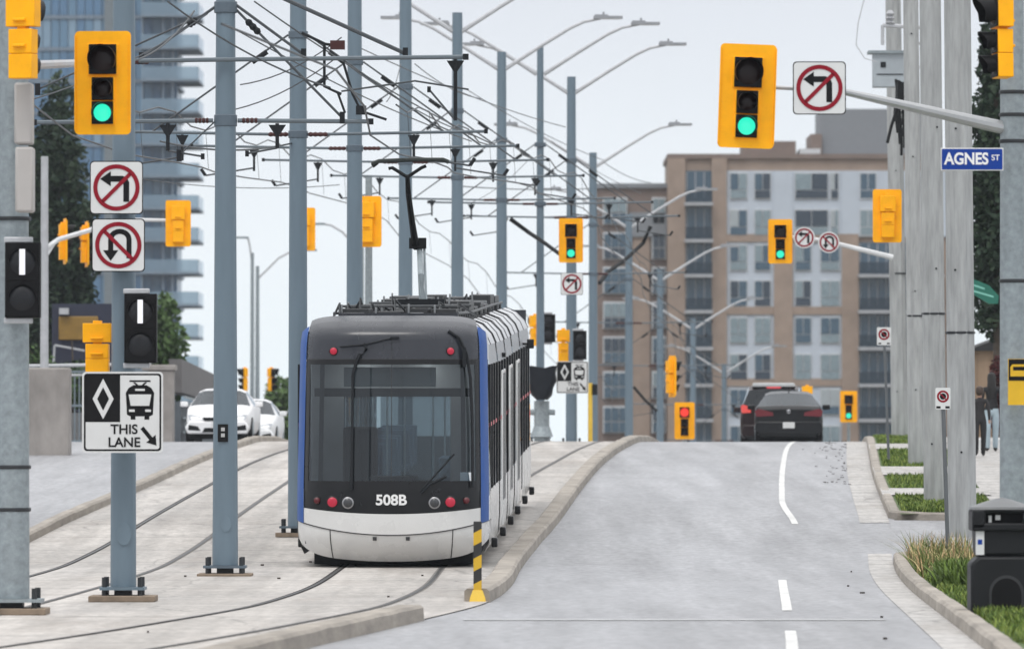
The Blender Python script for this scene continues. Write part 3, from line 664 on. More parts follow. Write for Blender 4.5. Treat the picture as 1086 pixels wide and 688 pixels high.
# right-hand concrete poles
for lab, px, d, w_ in (('thick pale concrete pole nearest the camera, a no stopping sign in front', 1020.5, 106, 31), ('concrete pole second nearest in the roadside row', 992, 117, 25),
                       ('concrete pole third in the roadside row, squeezed between its neighbours', 972, 138, 18), ('farthest concrete pole of the roadside row, at its left end', 954.5, 168, 18.5)):
    x = (px - CX)/FPX*d; r = w_/FPX*d/2; t = thing('concrete_pole', lab, 'utility pole', (x, d, G(d) + .1), 'concrete utility poles along the pavement')
    p = MB(); p.tube([(x, d, G(d) - .2), (x - .12*d/106, d, 15)], [r*1.03, r*.92], 8); p.build('shaft', M_CONC, t, smooth=20)
    for k in range(4):
        s_ = MB()
        z = G(d) + 1.4 + k*2.6 + random.uniform(-.3, .3); xo = random.uniform(-.4, .4)*r; s_.tube([(x - .06 + xo, d - r*.85, z), (x - .06 + xo, d - r*1.0, z)], .018, 6); s_.build('step_hole', M_DARK, t)
    bd = MB(); z = G(d) + random.uniform(3.2, 4.5); bd.lathe([(r*1.0, -.02), (r*1.03, -.01), (r*1.03, .01), (r*1.0, .02)], (x - .03, d, z), 12); bd.build('steel_band', M_BOLT, t)
def cabinet():
    d = 150; c = P(943, 75, d); t = thing('pole_cabinet', 'grey metal cabinet hung high on the far concrete poles', 'cabinet', (c.x, d, c.z - .4))
    s_ = d/FPX; b = MB(); b.box((c.x, d, c.z), (35*s_, .5, 36*s_)); b.build('case', mat('cabinet_grey', (.36, .40, .43), .5, var=.1), t, bevel=.015)
    b = MB(); b.box((c.x - .06, d - .02, c.z + 19*s_), (40*s_, .62, 3*s_)); b.build('lid', M_GALV, t)
    b = MB(); b.box((c.x - .15, d - .26, c.z + .12), (.12, .02, .12)); b.box((c.x, d - .26, c.z - .1), (.6, .012, .02)); b.build('latch', M_DARK, t)
    t2 = thing('pole_crossarm', 'steel crossarm with insulators and a drooping hook high on the concrete poles', 'crossarm', tuple(P(962, 28, 149)))
    m = MB(); m.tube([P(936, 27, 149), P(992, 30, 149)], .045, 6); m.tube([P(936, 27, 149), P(936, 48, 149)], .04, 6); m.tube([P(965, 46, 149), P(990, 46, 149)], .035, 6); m.build('arm', M_GALVL, t2)
    for px in (944, 985):
        m = MB(); a = P(px, 27, 149); m.lathe([(.03, 0), (.11, .06), (.05, .1), (.11, .16), (.05, .2), (.1, .26), (.04, .34)], tuple(a), 10); m.build('insulator', mat('grey_porcelain', (.35, .36, .38), .3), t2)
    t3 = thing('cable_bundle', 'bundle of black cables and clamps running down the far concrete pole', 'cables', tuple(P(957, 150, 147)))
    m = MB()
    for k in range(7):
        a = 950 + k*1.7; pts = [P(a + 1.2*math.sin(q*1.1 + k), 84 + q*(9 + 2.2*(k*5 % 4)) + k, 147 - .1*k) for q in range(6)]; m.tube(pts, .03, 6)
    m.tube([P(953, 110, 146.5), P(945, 135, 146.5), P(941, 152, 146.5)], .035, 6); m.tube([P(957, 118, 146.5), P(962, 135, 146.5), P(971, 147, 146.5)], .035, 6)
    m.box(P(956, 98, 146.4), (.2, .2, .45)); m.build('cable', M_CABLE, t3)
    m = MB(); m.tube([P(976, 70, 146), P(980, 90, 146), P(988, 106, 146), P(998, 108, 146)], .02, 6); m.build('pale_cable', M_GALVL, t3)
cabinet()
m = MB(); m.tube([P(917, -3, 149), P(910, 25, 149), P(908, 48, 149), P(917, 62, 149), P(930, 66, 149)], .012, 6); tag(m.build('drop_wire', M_GALVL, loc=P(917, 40, 149)), 'thin grey wire drooping down to the high cabinet', 'wire')

# far left pole with white signal arms, and far-left lamp pole
t, x = signal_pole('thin pale steel pole left of the two edge-on signals', 47, 160, 9.5, P(47, 166, 160).z, M_GALVL, False)
m = MB(); m.tube([P(48, 264, 160), P(62, 254, 160.5), P(96, 244, 161.5)], .06, 8); m.tube([P(50, 270, 160), P(60, 254, 160.5)], .04, 6); m.build('signal_arm', mat('white_arm', (.62, .63, .64), .4, .2), t); m = MB(); m.tube([P(96, 243, 161.5), P(140, 233, 160.6), P(190, 234, 160.4)], .045, 8); m.build('signal_arm', mat('white_arm', (.62, .63, .64), .4, .2), t)
signal_pole('grey signal pole standing behind the second line pole right of the tram corner', 391, 146, 9, P(391, 188, 146).z, M_GALV, False)
signal_pole('short signal post under the red signal at the crest', 726, 200.6, 5, P(726, 450, 200.6).z, M_GALV, False)
signal_pole('thin signal post under the low green signal beside the sedan', 900, 236.6, 4, P(900, 440, 236.6).z, M_GALV, False)
def far_lamp(label, px, d, ytop, arm):
    x = (px - CX)/FPX*d; t = thing('street_lamp', label, 'street lamp', (x, d, G(d)), 'street lamps far up the street'); zt = P(px, ytop, d).z
    p = MB(); p.tube([(x, d, G(d)), (x, d, zt)], [.11, .07], 8); p.build('shaft', M_GALV, t)
    m = MB(); m.tube([(x, d, zt - .5), (x + arm*.5, d, zt + .3), (x + arm*.8, d, zt + .55), (x + arm, d, zt + .6)], .04, 6); m.build('lamp_arm', M_GALVL, t)
    m = MB(); m.box((x + arm + math.copysign(.3, arm), d, zt + .6), (.7, .25, .08)); m.build('luminaire', M_GALV, t)
far_lamp('slim grey street lamp left of the tram, taller one with its arm to the right', 273, 250, 282, 1.6)
far_lamp('slim grey street lamp left of the tram, the other one with a stub arm', 267.5, 262, 268, -.2)
far_lamp('dark street lamp with a curved arm between the first two poles behind the tram', 384, 240, 255, -1.4)
# right green far arm for round signs
d = 167.5; t = thing('signal_mast_arm', 'pale tapered arm holding two round signs and a signal, before the apartment block', 'signal arm', tuple(P(946, 273, d)))
m = MB(); m.tube([P(947, 273, d), P(890, 259, d), P(866, 254, d), P(838, 251, d)], [.075, .06, .05, .04], 8); m.build('arm', mat('white_arm', (.62, .63, .64), .4, .2), t)

# ------------------------------------------------------------------ overhead wires
def wire(name, label, pts, r, m=M_WIRE, cat='wire', seg=1, sag=0):
    pts = [Vector(p) for p in pts]
    if sag:
        a, b = pts[0], pts[-1]; pts = [a.lerp(b, k/10) - Vector((0, 0, sag*4*(k/10)*(1-k/10))) for k in range(11)]
    mb = MB(); mb.tube(pts, r, 6, 0); c = pts[len(pts)//2]
    return tag(mb.build(name, m, loc=c), label, cat)
for f, nm in ((track_right, 'right'), (track_left, 'left')):
    n_ = 0 if nm == 'right' else 1
    side = 'the track the tram is on' if nm == 'right' else 'the empty track left of the poles'
    cp = [(f(y) + .18*math.sin(y*.19), y, G(y) + 6.0) for y in range(66, 300, 8)]
    wire('contact_wire', 'contact wire strung over ' + side, cp, .014)
    ms = []; mb = MB()
    for y in range(96, 300, 4):
        ph = ((y - 90) % 16)/16; z = G(y) + 7.0 - .35*4*ph*(1-ph); ms.append((f(y), y, z))
    mb.tube(ms, .014, 6)
    for (x_, y, z) in ms[1::2]: mb.tube([(x_, y, z), (x_ + .05, y, G(y) + 6.0)], .006, 4)
    tag(mb.build('messenger_wire', M_WIRE, loc=ms[5]), 'upper carrying wire with droppers over ' + side, 'wire')
wl = [((178, 2, 84), (350, 93, 90), .018, 'grey wire slanting down from the top edge left of the nearest line pole'),
      ((270, 2, 98), (520, 152, 118), .018, 'long diagonal wire from the top edge to the right of the pantograph'),
      ((230, 20, 92), (500, 150, 124), .016, 'long diagonal wire crossing behind the nearest pole to the fourth pole'),
      ((365, 66, 100), (505, 145, 120), .016, 'diagonal wire from under the upper bracket to the fifth pole'),
      ((255, 90, 100), (362, 40, 96), .014, 'thin wire rising to the right between the first two line poles, upper one'),
      ((240, 118, 100), (356, 62, 96), .014, 'thin wire rising to the right between the first two line poles, lower one'),
      ((410, 108, 120), (425, 68, 138), .014, 'short wire rising to the collar of the pole behind the pantograph'),
      ((440, 68, 138), (510, 105, 150), .016, 'wire with a black turnbuckle right of the pole behind the pantograph'),
      ((384, 52, 122), (600, 135, 170), .016, 'long wire falling rightward from the collar of the second pole behind the tram'),
      ((495, 95, 158), (640, 170, 200), .016, 'wire falling rightward from the pole over the right half of the tram roof'),
      ((585, 150, 187), (680, 205, 235), .016, 'wire falling rightward from the slender lamp pole'),
      ((640, 172, 215), (690, 194, 240), .02, 'short wire sloping to the roofline of the left brick wing'),
      ((500, 215, 158), (560, 170, 176), .012, 'thin wire rising rightward beside the fifth pole'),
      ((140, 65, 84), (206, 12, 90), .018, 'stay wire rising to the top of the nearest line pole from the left'),
      ((36, 105, 84), (220, 15, 90), .014, 'thin stay wire running up from behind the near left signal'),
      ((170, 150, 96), (310, 152, 106), .02, 'level grey tube wire left of the pole at the tram corner'),
      ((150, 190, 130), (360, 196, 140), .012, 'thin level wire against the sky, left of the second pole behind the tram'),
      ((495, 228, 190), (660, 224, 230), .02, 'level wire running behind the distant green signal'),
      ((480, 197, 172), (665, 197, 232), .022, 'level wire above the distant green signal')]
for i, (a, b, r, lab) in enumerate(wl):
    o = wire('span_wire', lab, [P(*a), P(*b)], r*.72, sag=.12); o['group'] = 'span wires over the tracks'
wire('feeder_cable', 'thick black cable sagging down to the distant green signal from the left', [P(541, 232, 178), P(560, 246, 178), P(578, 258, 177), P(597, 272, 176)], .06, M_CABLE, 'cable')
wire('feeder_cable', 'thick black cable sagging from the brick wing down to a lamp pole', [P(690, 240, 220), P(682, 258, 220), P(660, 278, 219), P(645, 288, 218), P(636, 300, 217)], .07, M_CABLE, 'cable')
wire('feeder_cable', 'short black cable low between two lamp poles before the brick wing', [P(672, 410, 236), P(684, 424, 236), P(697, 436, 236)], .05, M_CABLE, 'cable')

# ------------------------------------------------------------------ tram
M_TWHITE = mat('tram_white', (.66, .66, .65), .28, var=.05, scale=1.2, coat=.3)
M_TGREY = mat('tram_cant_grey', (.30, .31, .33), .35, var=.06, coat=.2)
M_TFAIR = mat('tram_roof_fairing', (.52, .53, .55), .35, var=.06)
M_TBLUE = mat('tram_blue', (.012, .075, .30), .45, var=.05, spec=.25)
M_TMASK = mat('tram_dark_mask', (.024, .027, .036), .26, var=.06, spec=.45, coat=.15)
M_TBLK = mat('tram_black', (.007, .0075, .009), .3, spec=.3)
M_SEAM = mat('seam_dark', (.03, .03, .032), .7)
M_TIN = mat('tram_interior', (.40, .41, .42), .6, var=.1)
M_TIND = mat('tram_interior_dark', (.02, .021, .023), .7, spec=.2)
G_WIND = glass('windscreen_glass', (.62, .70, .74), .95, ior=1.55)
G_SIDE = glass('side_glass', (.68, .71, .73), .85, ior=1.5)
U0 = 94.0
def T(u, v, z):
    y = U0 + u; c = track_right(y); s = (track_right(y+.5) - track_right(y-.5))
    n = math.hypot(1, s); return Vector((c + v/n, y - v*s/n, G(min(max(y, U0), U0+40)) + z))
def box_t(mb, u0, u1, v0, v1, z0, z1, m=0):
    v0, v1 = min(v0, v1), max(v0, v1)
    p = [T(u0, v0, z0), T(u0, v1, z0), T(u1, v1, z0), T(u1, v0, z0), T(u0, v0, z1), T(u0, v1, z1), T(u1, v1, z1), T(u1, v0, z1)]
    mb.add(p, [(3,2,1,0),(4,5,6,7),(0,1,5,4),(1,2,6,5),(2,3,7,6),(3,0,4,7)], m)
tram = thing('tram', 'modern low-floor tram with dark glass face, blue edges and white bumper numbered 508B', 'tram', tuple(T(0, 0, 0)))
HW = 1.39
def nose(a, z):
    """front skin: a = -1..1 across, z = height"""
    q = abs(a); u = 1.25*(1 - (max(0, 1 - q**3.2))**(1/2.6))
    if z > 1.0: u += .13*(z - 1.0)
    elif z < .55: u += .35*((.55 - z)/.45)**2
    if z > 3.3: u += .55*((z - 3.3)/.3)**2.2
    wd = 1.0
    if z > 1.2: wd = 1 - .026*((z - 1.2)/2.3)
    if z > 3.1: wd -= .045*((z - 3.1)/.45)**2
    if z < .6: wd = 1 - .045*((.6 - z)/.5)**2
    return u, a*HW*wd
def F(a, z, out=0.0): u, v = nose(a, z); return T(u - out, v*(1 + out*.3), z)
LV = [lambda a: .085 + .12*a*a + .20*abs(a)**9, lambda a: .47 + .2*a*a, lambda a: .77 + .10*a*a, lambda a: 1.09 + .0*a, lambda a: 2.97, lambda a: 3.52 - .17*abs(a)**9, lambda a: 3.60 - .16*abs(a)**9]
def skin(name, a0, a1, k0, k1, m, out=0.0, na=14, nz=4, parent=tram, close=True, f0=None, f1=None):
    mb = MB(); vs = []; b0 = f0 or LV[k0]; b1 = f1 or LV[k1]
    for j in range(nz + 1):
        for i in range(na + 1):
            a = a0 + (a1 - a0)*i/na; z = b0(a) + (b1(a) - b0(a))*j/nz; vs.append(F(a, z, out))
    mb.add(vs, [(j*(na+1)+i, j*(na+1)+i+1, (j+1)*(na+1)+i+1, (j+1)*(na+1)+i) for j in range(nz) for i in range(na)])
    return mb.build(name, m, parent, smooth=60)
E1, E2 = .908, .985
skin('bumper', -1, 1, 0, 1, M_TWHITE, 0, 40, 8)
bp_ = skin('bumper_band', -E1, E1, 1, 2, M_TWHITE, .012, 32, 3)
skin('light_panel', -E1, E1, 2, 3, M_TBLK, .006, 32, 3)
ws = skin('windscreen', -E1, E1, 3, 4, G_WIND, .004, 32, 14)
skin('header_panel', -E1, E1, 4, 5, M_TMASK, .006, 32, 8)
skin('roof_lip', -E1, E1, 5, 6, M_TMASK, .006, 32, 3)
for s_ in (-1, 1):
    a, b = sorted((s_*E1, s_*E2)); skin('corner_trim', a, b, 1, 5, M_TBLUE, .02, 3, 30)
    a, b = sorted((s_*E2, s_*1.0)); skin('cheek_panel', a, b, 1, 2, M_TWHITE, 0, 3, 4, f1=lambda q: 1.02); skin('cab_side_window', a, b, 2, 4, G_SIDE, 0, 3, 12, f0=lambda q: 1.02); skin('corner_cap', a, b, 4, 5, M_TFAIR, 0, 3, 8)
for s_ in (-1, 1):     # black border printed round the glass
    a, b = sorted((s_*.862, s_*E1)); skin('glass_border', a, b, 3, 4, M_TBLK, .010, 4, 12)
    a, b = sorted((s_*.74, s_*.79)); skin('glass_pillar', a, b, 3, 4, M_TIND, -.12, 2, 12)
skin('glass_border', -E1, E1, 3, 4, M_TBLK, .011, 30, 2, f1=lambda q: 1.24)
skin('glass_border', -E1, E1, 3, 4, M_TBLK, .011, 30, 2, f0=lambda q: 2.9)
sm = MB()     # seams on the bumper and mask
for a in (-.63, .63): sm.tube([F(a, LV[0](a) + (LV[1](a) - LV[0](a))*k/6, .002) for k in range(7)], .009, 4)
sm.tube([F(-1 + 2*k/40, LV[1](-1 + 2*k/40), .006) for k in range(41)], .011, 4)
sm.tube([F(-E1 + 2*E1*k/30, 2.97, .004) for k in range(31)], .010, 4); sm.tube([F(0, 1.1 + 2.4*k/12, .006) for k in range(13)], .006, 4)
sm.build('panel_seam', M_SEAM, tram)
for a in (-.17, .17): h = MB(); h.box(F(a, .42, .005), (.055, .03, .05)); h.build('tow_cap', M_SEAM, tram)
def lamp(name, a, z, r, m, rim=M_TBLK, out=.03):
    c = F(a, z, out); l = MB(); l.lathe([(r*1.25, 0), (r*1.3, .02), (r*1.05, .03)], n=20); 
    l.v = [(c.x + p[0], c.y - p[2] + .02, c.z + p[1]) for p in l.v]; o = l.build(name, rim, tram)
    d_ = MB(); disc_lens(d_, (c.x, c.y - .012, c.z), r, .02); d_.build('lens', m, o); return o
M_TRED = emit('tail_red', (.80, .02, .07), .24, (.3, .01, .03)); M_TREDD = mat('dim_red_lens', (.10, .01, .015), .2); M_TCLR = mat('clear_lens', (.06, .062, .066), .15, .3)
for s_ in (-1, 1):
    lamp('tail_lamp', s_*.60, .94, .07, M_TRED); lamp('head_lamp', s_*.44, .93, .065, M_TCLR, mat('lamp_rim', (.3, .3, .31), .3, .7)); lamp('marker_lamp', s_*.76, .96, .045, M_TREDD)
    lamp('high_marker_lamp', s_*.61, 3.09, .05, M_TRED)
v, f = text_geo('508B', .205, sx=1.05, bold=.006); nb = MB(); c = F(0, .965, .02); nb.add(v, f, 0, Matrix.Translation((c.x, c.y - .004, c.z))); nb.build('fleet_number', mat('number_white', (.8, .8, .8), .4), tram, smooth=0)
wp = MB()     # wipers and their arms
wp.tube([F(-.40, z, .05) for z in (1.12, 1.6, 2.1, 2.5, 2.75)] + [F(-.36, 2.95, .06), F(-.33, 3.05, .05)], .022, 6)
wp.tube([F(-.33, 3.0, .05), F(-.26, 3.12, .06), F(-.29, 3.2, .05)], .018, 6); wp.tube([F(-.54, 3.15, .05), F(-.28, 3.18, .06), F(.02, 3.28, .05)], .012, 6); wp.box(F(.03, 3.28, .05), (.13, .03, .03))
wp.build('wiper', M_DARK, tram)
wp = MB(); wp.tube([F(.60, 3.38, .03), F(.70, 3.28, .05), F(.77, 3.05, .06), F(.805, 2.7, .06), F(.82, 2.1, .05), F(.82, 1.15, .05)], .022, 6); wp.box(F(.745, 3.0, .06), (.05, .04, .28)); wp.build('wiper', M_DARK, tram)
wp = MB(); wp.tube([F(.56, 1.3, .03), F(.40, 1.2, .03), F(.30, 1.06, .03)], .018, 6); wp.tube([F(.64, 1.62, .03), F(.30, 1.10, .03)], .014, 6); wp.build('wiper', M_DARK, tram)
# sides
RING = [(.17, HW-.1), (.32, HW-.02), (.6, HW), (1.10, HW)]
def side_band(name, s_, u0, u1, prof, m, step=1.0, parent=tram):
    n = max(1, int(round((u1 - u0)/step))); mb = MB(); vs = []
    for i in range(n + 1):
        for z, hw in prof: vs.append(T(u0 + (u1-u0)*i/n, s_*hw, z))
    k = len(prof)
    fs = [(i*k+j, (i+1)*k+j, (i+1)*k+j+1, i*k+j+1) for i in range(n) for j in range(k-1)]
    if s_ < 0: fs = [q[::-1] for q in fs]
    mb.add(vs, fs); return mb.build(name, m, parent, smooth=50)
mods = [(1.2, 6.0), (6.5, 10.2), (10.7, 13.9), (14.4, 18.1), (18.6, 24.0)]
for s_ in (-1, 1):
    for (u0, u1) in mods:
        side_band('side_skirt', s_, u0, u1, RING, M_TWHITE); side_band('side_window', s_, u0, u1, [(1.10, HW - .012), (2.0, HW - .018), (2.88, HW - .035)], G_SIDE)
        side_band('cant_panel', s_, u0, u1, [(2.88, HW - .03), (3.0, HW - .04), (3.18, HW - .065)], M_TGREY)
        fr = side_band('roof_fairing', s_, u0, u1, [(3.18, HW - .06), (3.32, HW - .12), (3.46, HW - .26), (3.54, HW - .46)], M_TFAIR)
        nseg = max(2, int((u1-u0)/2.2))
        for k in range(nseg + 1):
            jb = MB(); u = u0 + (u1-u0)*k/nseg; jb.tube([T(u, s_*(HW - .055), 3.18), T(u, s_*(HW - .115), 3.32), T(u, s_*(HW - .25), 3.47), T(u, s_*(HW - .45), 3.55)], .009, 4); jb.build('fairing_joint', M_SEAM, fr)
        k = u0 + .1
        while k < u1:
            pl = MB(); box_t(pl, k, k + .16, s_*(HW - .04), s_*(HW + .004), 1.08, 2.9); k += 1.35; pl.build('window_pillar', M_TBLK, tram)
        if u1 - u0 < 4:      # door leaves stand slightly proud
            dm = (u0 + u1)/2
            for q in (-.66, .02):
                dr = MB(); box_t(dr, dm + q, dm + q + .64, s_*(HW - .02), s_*(HW + .010), .36, 2.75); d_ = dr.build('door', M_TWHITE, tram, bevel=.02)
                dg = MB(); box_t(dg, dm + q + .08, dm + q + .56, s_*(HW + .005), s_*(HW + .014), .75, 2.7); dg.build('door_window', M_TBLK, d_)
        st = side_band('red_stripe', s_, u0, u1, [(2.0, HW - .010), (2.06, HW - .011)], mat('stripe_red', (.45, .02, .04), .4))
    for a, b in ((6.0, 6.5), (10.2, 10.7), (13.9, 14.4), (18.1, 18.6)):
        side_band('gangway_bellows', s_, a, b, [(.3, HW - .1), (2.0, HW - .12), (3.1, HW - .15), (3.4, HW - .3)], M_TBLK, .1)
    for u in (2.6, 7.0, 11.2, 15, 19.2, 23.4):
        gm = MB(); box_t(gm, u, u + .25, s_*(HW - .02), s_*(HW + .07), .22, .36); gm.build('door_sensor', M_TBLK, tram, bevel=.02)
    cm = MB(); cm.tube([T(20, s_*(HW - .05), 2.95), T(20, s_*(HW + .08), 2.95)], .025, 6); cm.box(T(20, s_*(HW + .10), 2.95), (.12, .15, .16)); cm.build('camera', M_TBLK, tram, bevel=.04)
    b = MB(); box_t(b, 8.6, 9.1, s_*(HW - .04), s_*(HW + .02), 2.93, 3.0); b.build('door_light', M_TBLK, tram)
ur = MB(); box_t(ur, 1.0, 24.0, -1.14, 1.14, .03, .34); ur.build('underframe_shade', M_TIND, tram)  # underframe deepened so its black stands in for shade under the bumper
for u in (2.6, 4.4, 11.4, 13.2, 20, 21.8):
    for s_ in (-1, 1):
        wl_ = MB(); wl_.tube([T(u, s_*.66, .29), T(u, s_*.78, .29)], .29, 18); wl_.build('wheel', M_RAIL, tram)
rf = MB(); box_t(rf, .9, 24, -.92, .92, 3.44, 3.52); rf.build('roof_deck', M_TIND, tram)
bk = MB(); box_t(bk, 23.9, 24.0, -1.3, 1.3, .35, 1.25); bk.build('rear_panel', M_TMASK, tram)
bk = MB(); box_t(bk, 23.9, 24.0, -1.3, 1.3, 2.85, 3.5); bk.build('rear_header', M_TMASK, tram)
bk = MB(); box_t(bk, 23.93, 23.96, -1.3, 1.3, 1.25, 2.85); bk.build('rear_window', G_SIDE, tram)
# interior
fl = MB(); box_t(fl, .55, 23.9, -1.25, 1.25, .34, .40); fl.build('floor', M_TIND, tram)
cl = MB(); box_t(cl, 1.0, 23.9, -1.2, 1.2, 2.95, 3.0); cl.build('ceiling_panel', M_TIN, tram)
ds = MB(); box_t(ds, .55, 1.1, -1.0, 1.0, .4, 1.16); box_t(ds, .8, 1.0, -.35, .25, 1.16, 1.3); ds.build('driver_console', M_TIND, tram, bevel=.04)
pt = MB()
box_t(pt, 2.35, 2.42, -1.25, -.78, .4, 2.95); box_t(pt, 2.35, 2.42, .78, 1.25, .4, 2.95); box_t(pt, 2.35, 2.42, -.78, .78, 2.5, 2.95); box_t(pt, 2.35, 2.42, -.78, .78, .4, 1.05)
pt.build('cab_partition', mat('partition_grey', (.20, .21, .215), .6), tram)
pg = MB(); box_t(pg, 2.37, 2.39, -.78, .78, 1.05, 2.5); pg.build('partition_window', glass('partition_glass', (.7, .75, .77), .9, ior=1.5), tram)
se = MB(); box_t(se, 1.5, 1.62, -.75, -.25, .95, 2.0); box_t(se, 1.15, 1.6, -.75, -.25, .85, .98); se.build('driver_seat', M_TIND, tram, bevel=.05)
dd = MB(); box_t(dd, .62, .74, -.70, .62, 2.58, 2.86); dd.build('destination_display', mat('display_grey', (.10, .11, .115), .4), tram, bevel=.01)
for u in (1.9, 4.2, 7.2, 11, 14.8, 19, 22):
    for v0 in (-.55, .35): q = MB(); box_t(q, u - .3 if u < 3 else u - 1, u + .3 if u < 3 else u + 1, v0, v0 + .2, 2.90, 2.945); q.build('ceiling_fill_glow', emit('saloon_fill_glow', (1, .97, .93), 9), tram)  # glowing panels added to brighten the saloon seen through the windscreen
dk = MB(); box_t(dk, .6, .68, -1.12, 1.12, 2.44, 2.56); dk.build('sun_blind', M_TIND, tram)
nt_ = MB(); c = F(.78, 1.3, -.02); nt_.box(c, (.2, .01, .12)); nt_.build('paper_notice', mat('paper', (.7, .74, .78), .6), tram)
for u in (4.5, 9, 15):
    for s_ in (-1, 1): hb = MB(); hb.tube([T(u, s_*.45, .4), T(u, s_*.45, 2.95)], .017, 6); hb.build('grab_pole', M_GALV, tram)
for u in (3.6, 4.6, 8.4, 9.6, 11.4, 14.2, 15.4, 18.6, 20, 21.4):
    for s_ in (-1, 1):
        s2 = MB(); box_t(s2, u, u + .45, s_*.55, s_*1.18, .8, .9); box_t(s2, u + .4, u + .48, s_*.55, s_*1.18, .85, 1.5); s2.build('seat', mat('seat_blue', (.07, .11, .17), .7), tram, bevel=.02)
# roof equipment
re_ = MB(); box_t(re_, 1.3, 1.45, -.80, .92, 3.5, 3.64); re_.build('roof_front_beam', M_TMASK, tram)
for u0, u1, hh in ((2.4, 4.0, .26), (4.4, 4.9, .24), (6.4, 7.2, .22), (8.2, 10.4, .3), (10.8, 12.2, .25), (13.4, 15.0, .3), (15.4, 17, .28), (18.2, 20, .3), (20.6, 22.6, .26)):
    for v0, v1 in ((-.86, -.42), (-.36, .05), (.12, .45), (.5, .86)):
        q = MB(); h_ = hh*random.uniform(.62, 1.05); box_t(q, u0, u1, v0, v1, 3.5, 3.5 + h_); 
        box_t(q, u0 - .02, u0, v0 + .06, v1 - .06, 3.55, 3.5 + h_*.7, 1)
        q.tube([T(u0 - .03, v0 + .05, 3.52), T(u0 - .03, v0 + .05, 3.56 + h_)], .02, 5, 1)
        q.build('roof_unit', [mat('roof_unit_dark', (.025, .027, .03), .5), mat('roof_unit_grey', (.2, .21, .22), .5, .3)], tram, bevel=.015)
rr = MB()
for v0 in (-.9, .9):
    rr.tube([T(u, v0, 3.64) for u in range(2, 24)], .022, 5)
    for u in range(2, 24, 2): rr.tube([T(u, v0, 3.5), T(u, v0, 3.64)], .02, 5)
for u in (4.2, 8, 12.4): rr.tube([T(u, -.9, 3.74), T(u, .9, 3.74)], .022, 5)
for k in range(22): u = random.uniform(1.6, 12); v0 = random.uniform(-.9, .9); rr.tube([T(u, v0, 3.5), T(u + .1, v0, 3.66 + random.uniform(0, .22)), T(u + .5, v0 + random.uniform(-.3, .3), 3.6)], .018, 5)
rr.build('roof_rail', mat('roof_rail_grey', (.08, .085, .09), .5, .4), tram)
pn = MB(); d = 99.5; pn.box(P(447, 322, d), (.7, .9, .12)); pn.tube([P(448, 321, d), P(446.5, 292, d), P(445, 264, d + .6)], [.055, .05, .045], 8, 1); pn.tube([P(452, 321, d), P(450, 262, d + .6)], .022, 6, 1)
pa = pn.build('pantograph', [M_DARK, M_GALV], tram)
pn = MB(); pn.tube([P(441, 262, d + .6), P(437, 235, d), P(433, 205, d - .5), P(432, 186, d - .6)], [.058, .048, .042, .036], 8); pn.box(P(443, 258, d + .6), (.26, .2, .16)); pn.tube([P(432, 188, d-.6), P(416, 178, d-.6), P(412, 179, d-.6)], .026, 6); pn.tube([P(432, 188, d-.6), P(447, 178, d-.6), P(452, 176, d-.6)], .026, 6)
pn.build('upper_arm', M_CABLE, pa)
pn = MB()
for q in (0, .3): pn.tube([P(394, 174, d - .8 + q), P(402, 171, d - .8 + q), P(436, 169.5, d - .8 + q), P(470, 169.5, d - .8 + q), P(476, 172, d - .8 + q)], .032, 6)
pn.tube([P(396, 172, d - .7), P(399, 176, d-.7)], .05, 6); pn.build('collector_head', mat('collector', (.012, .018, .016), .6), pa)

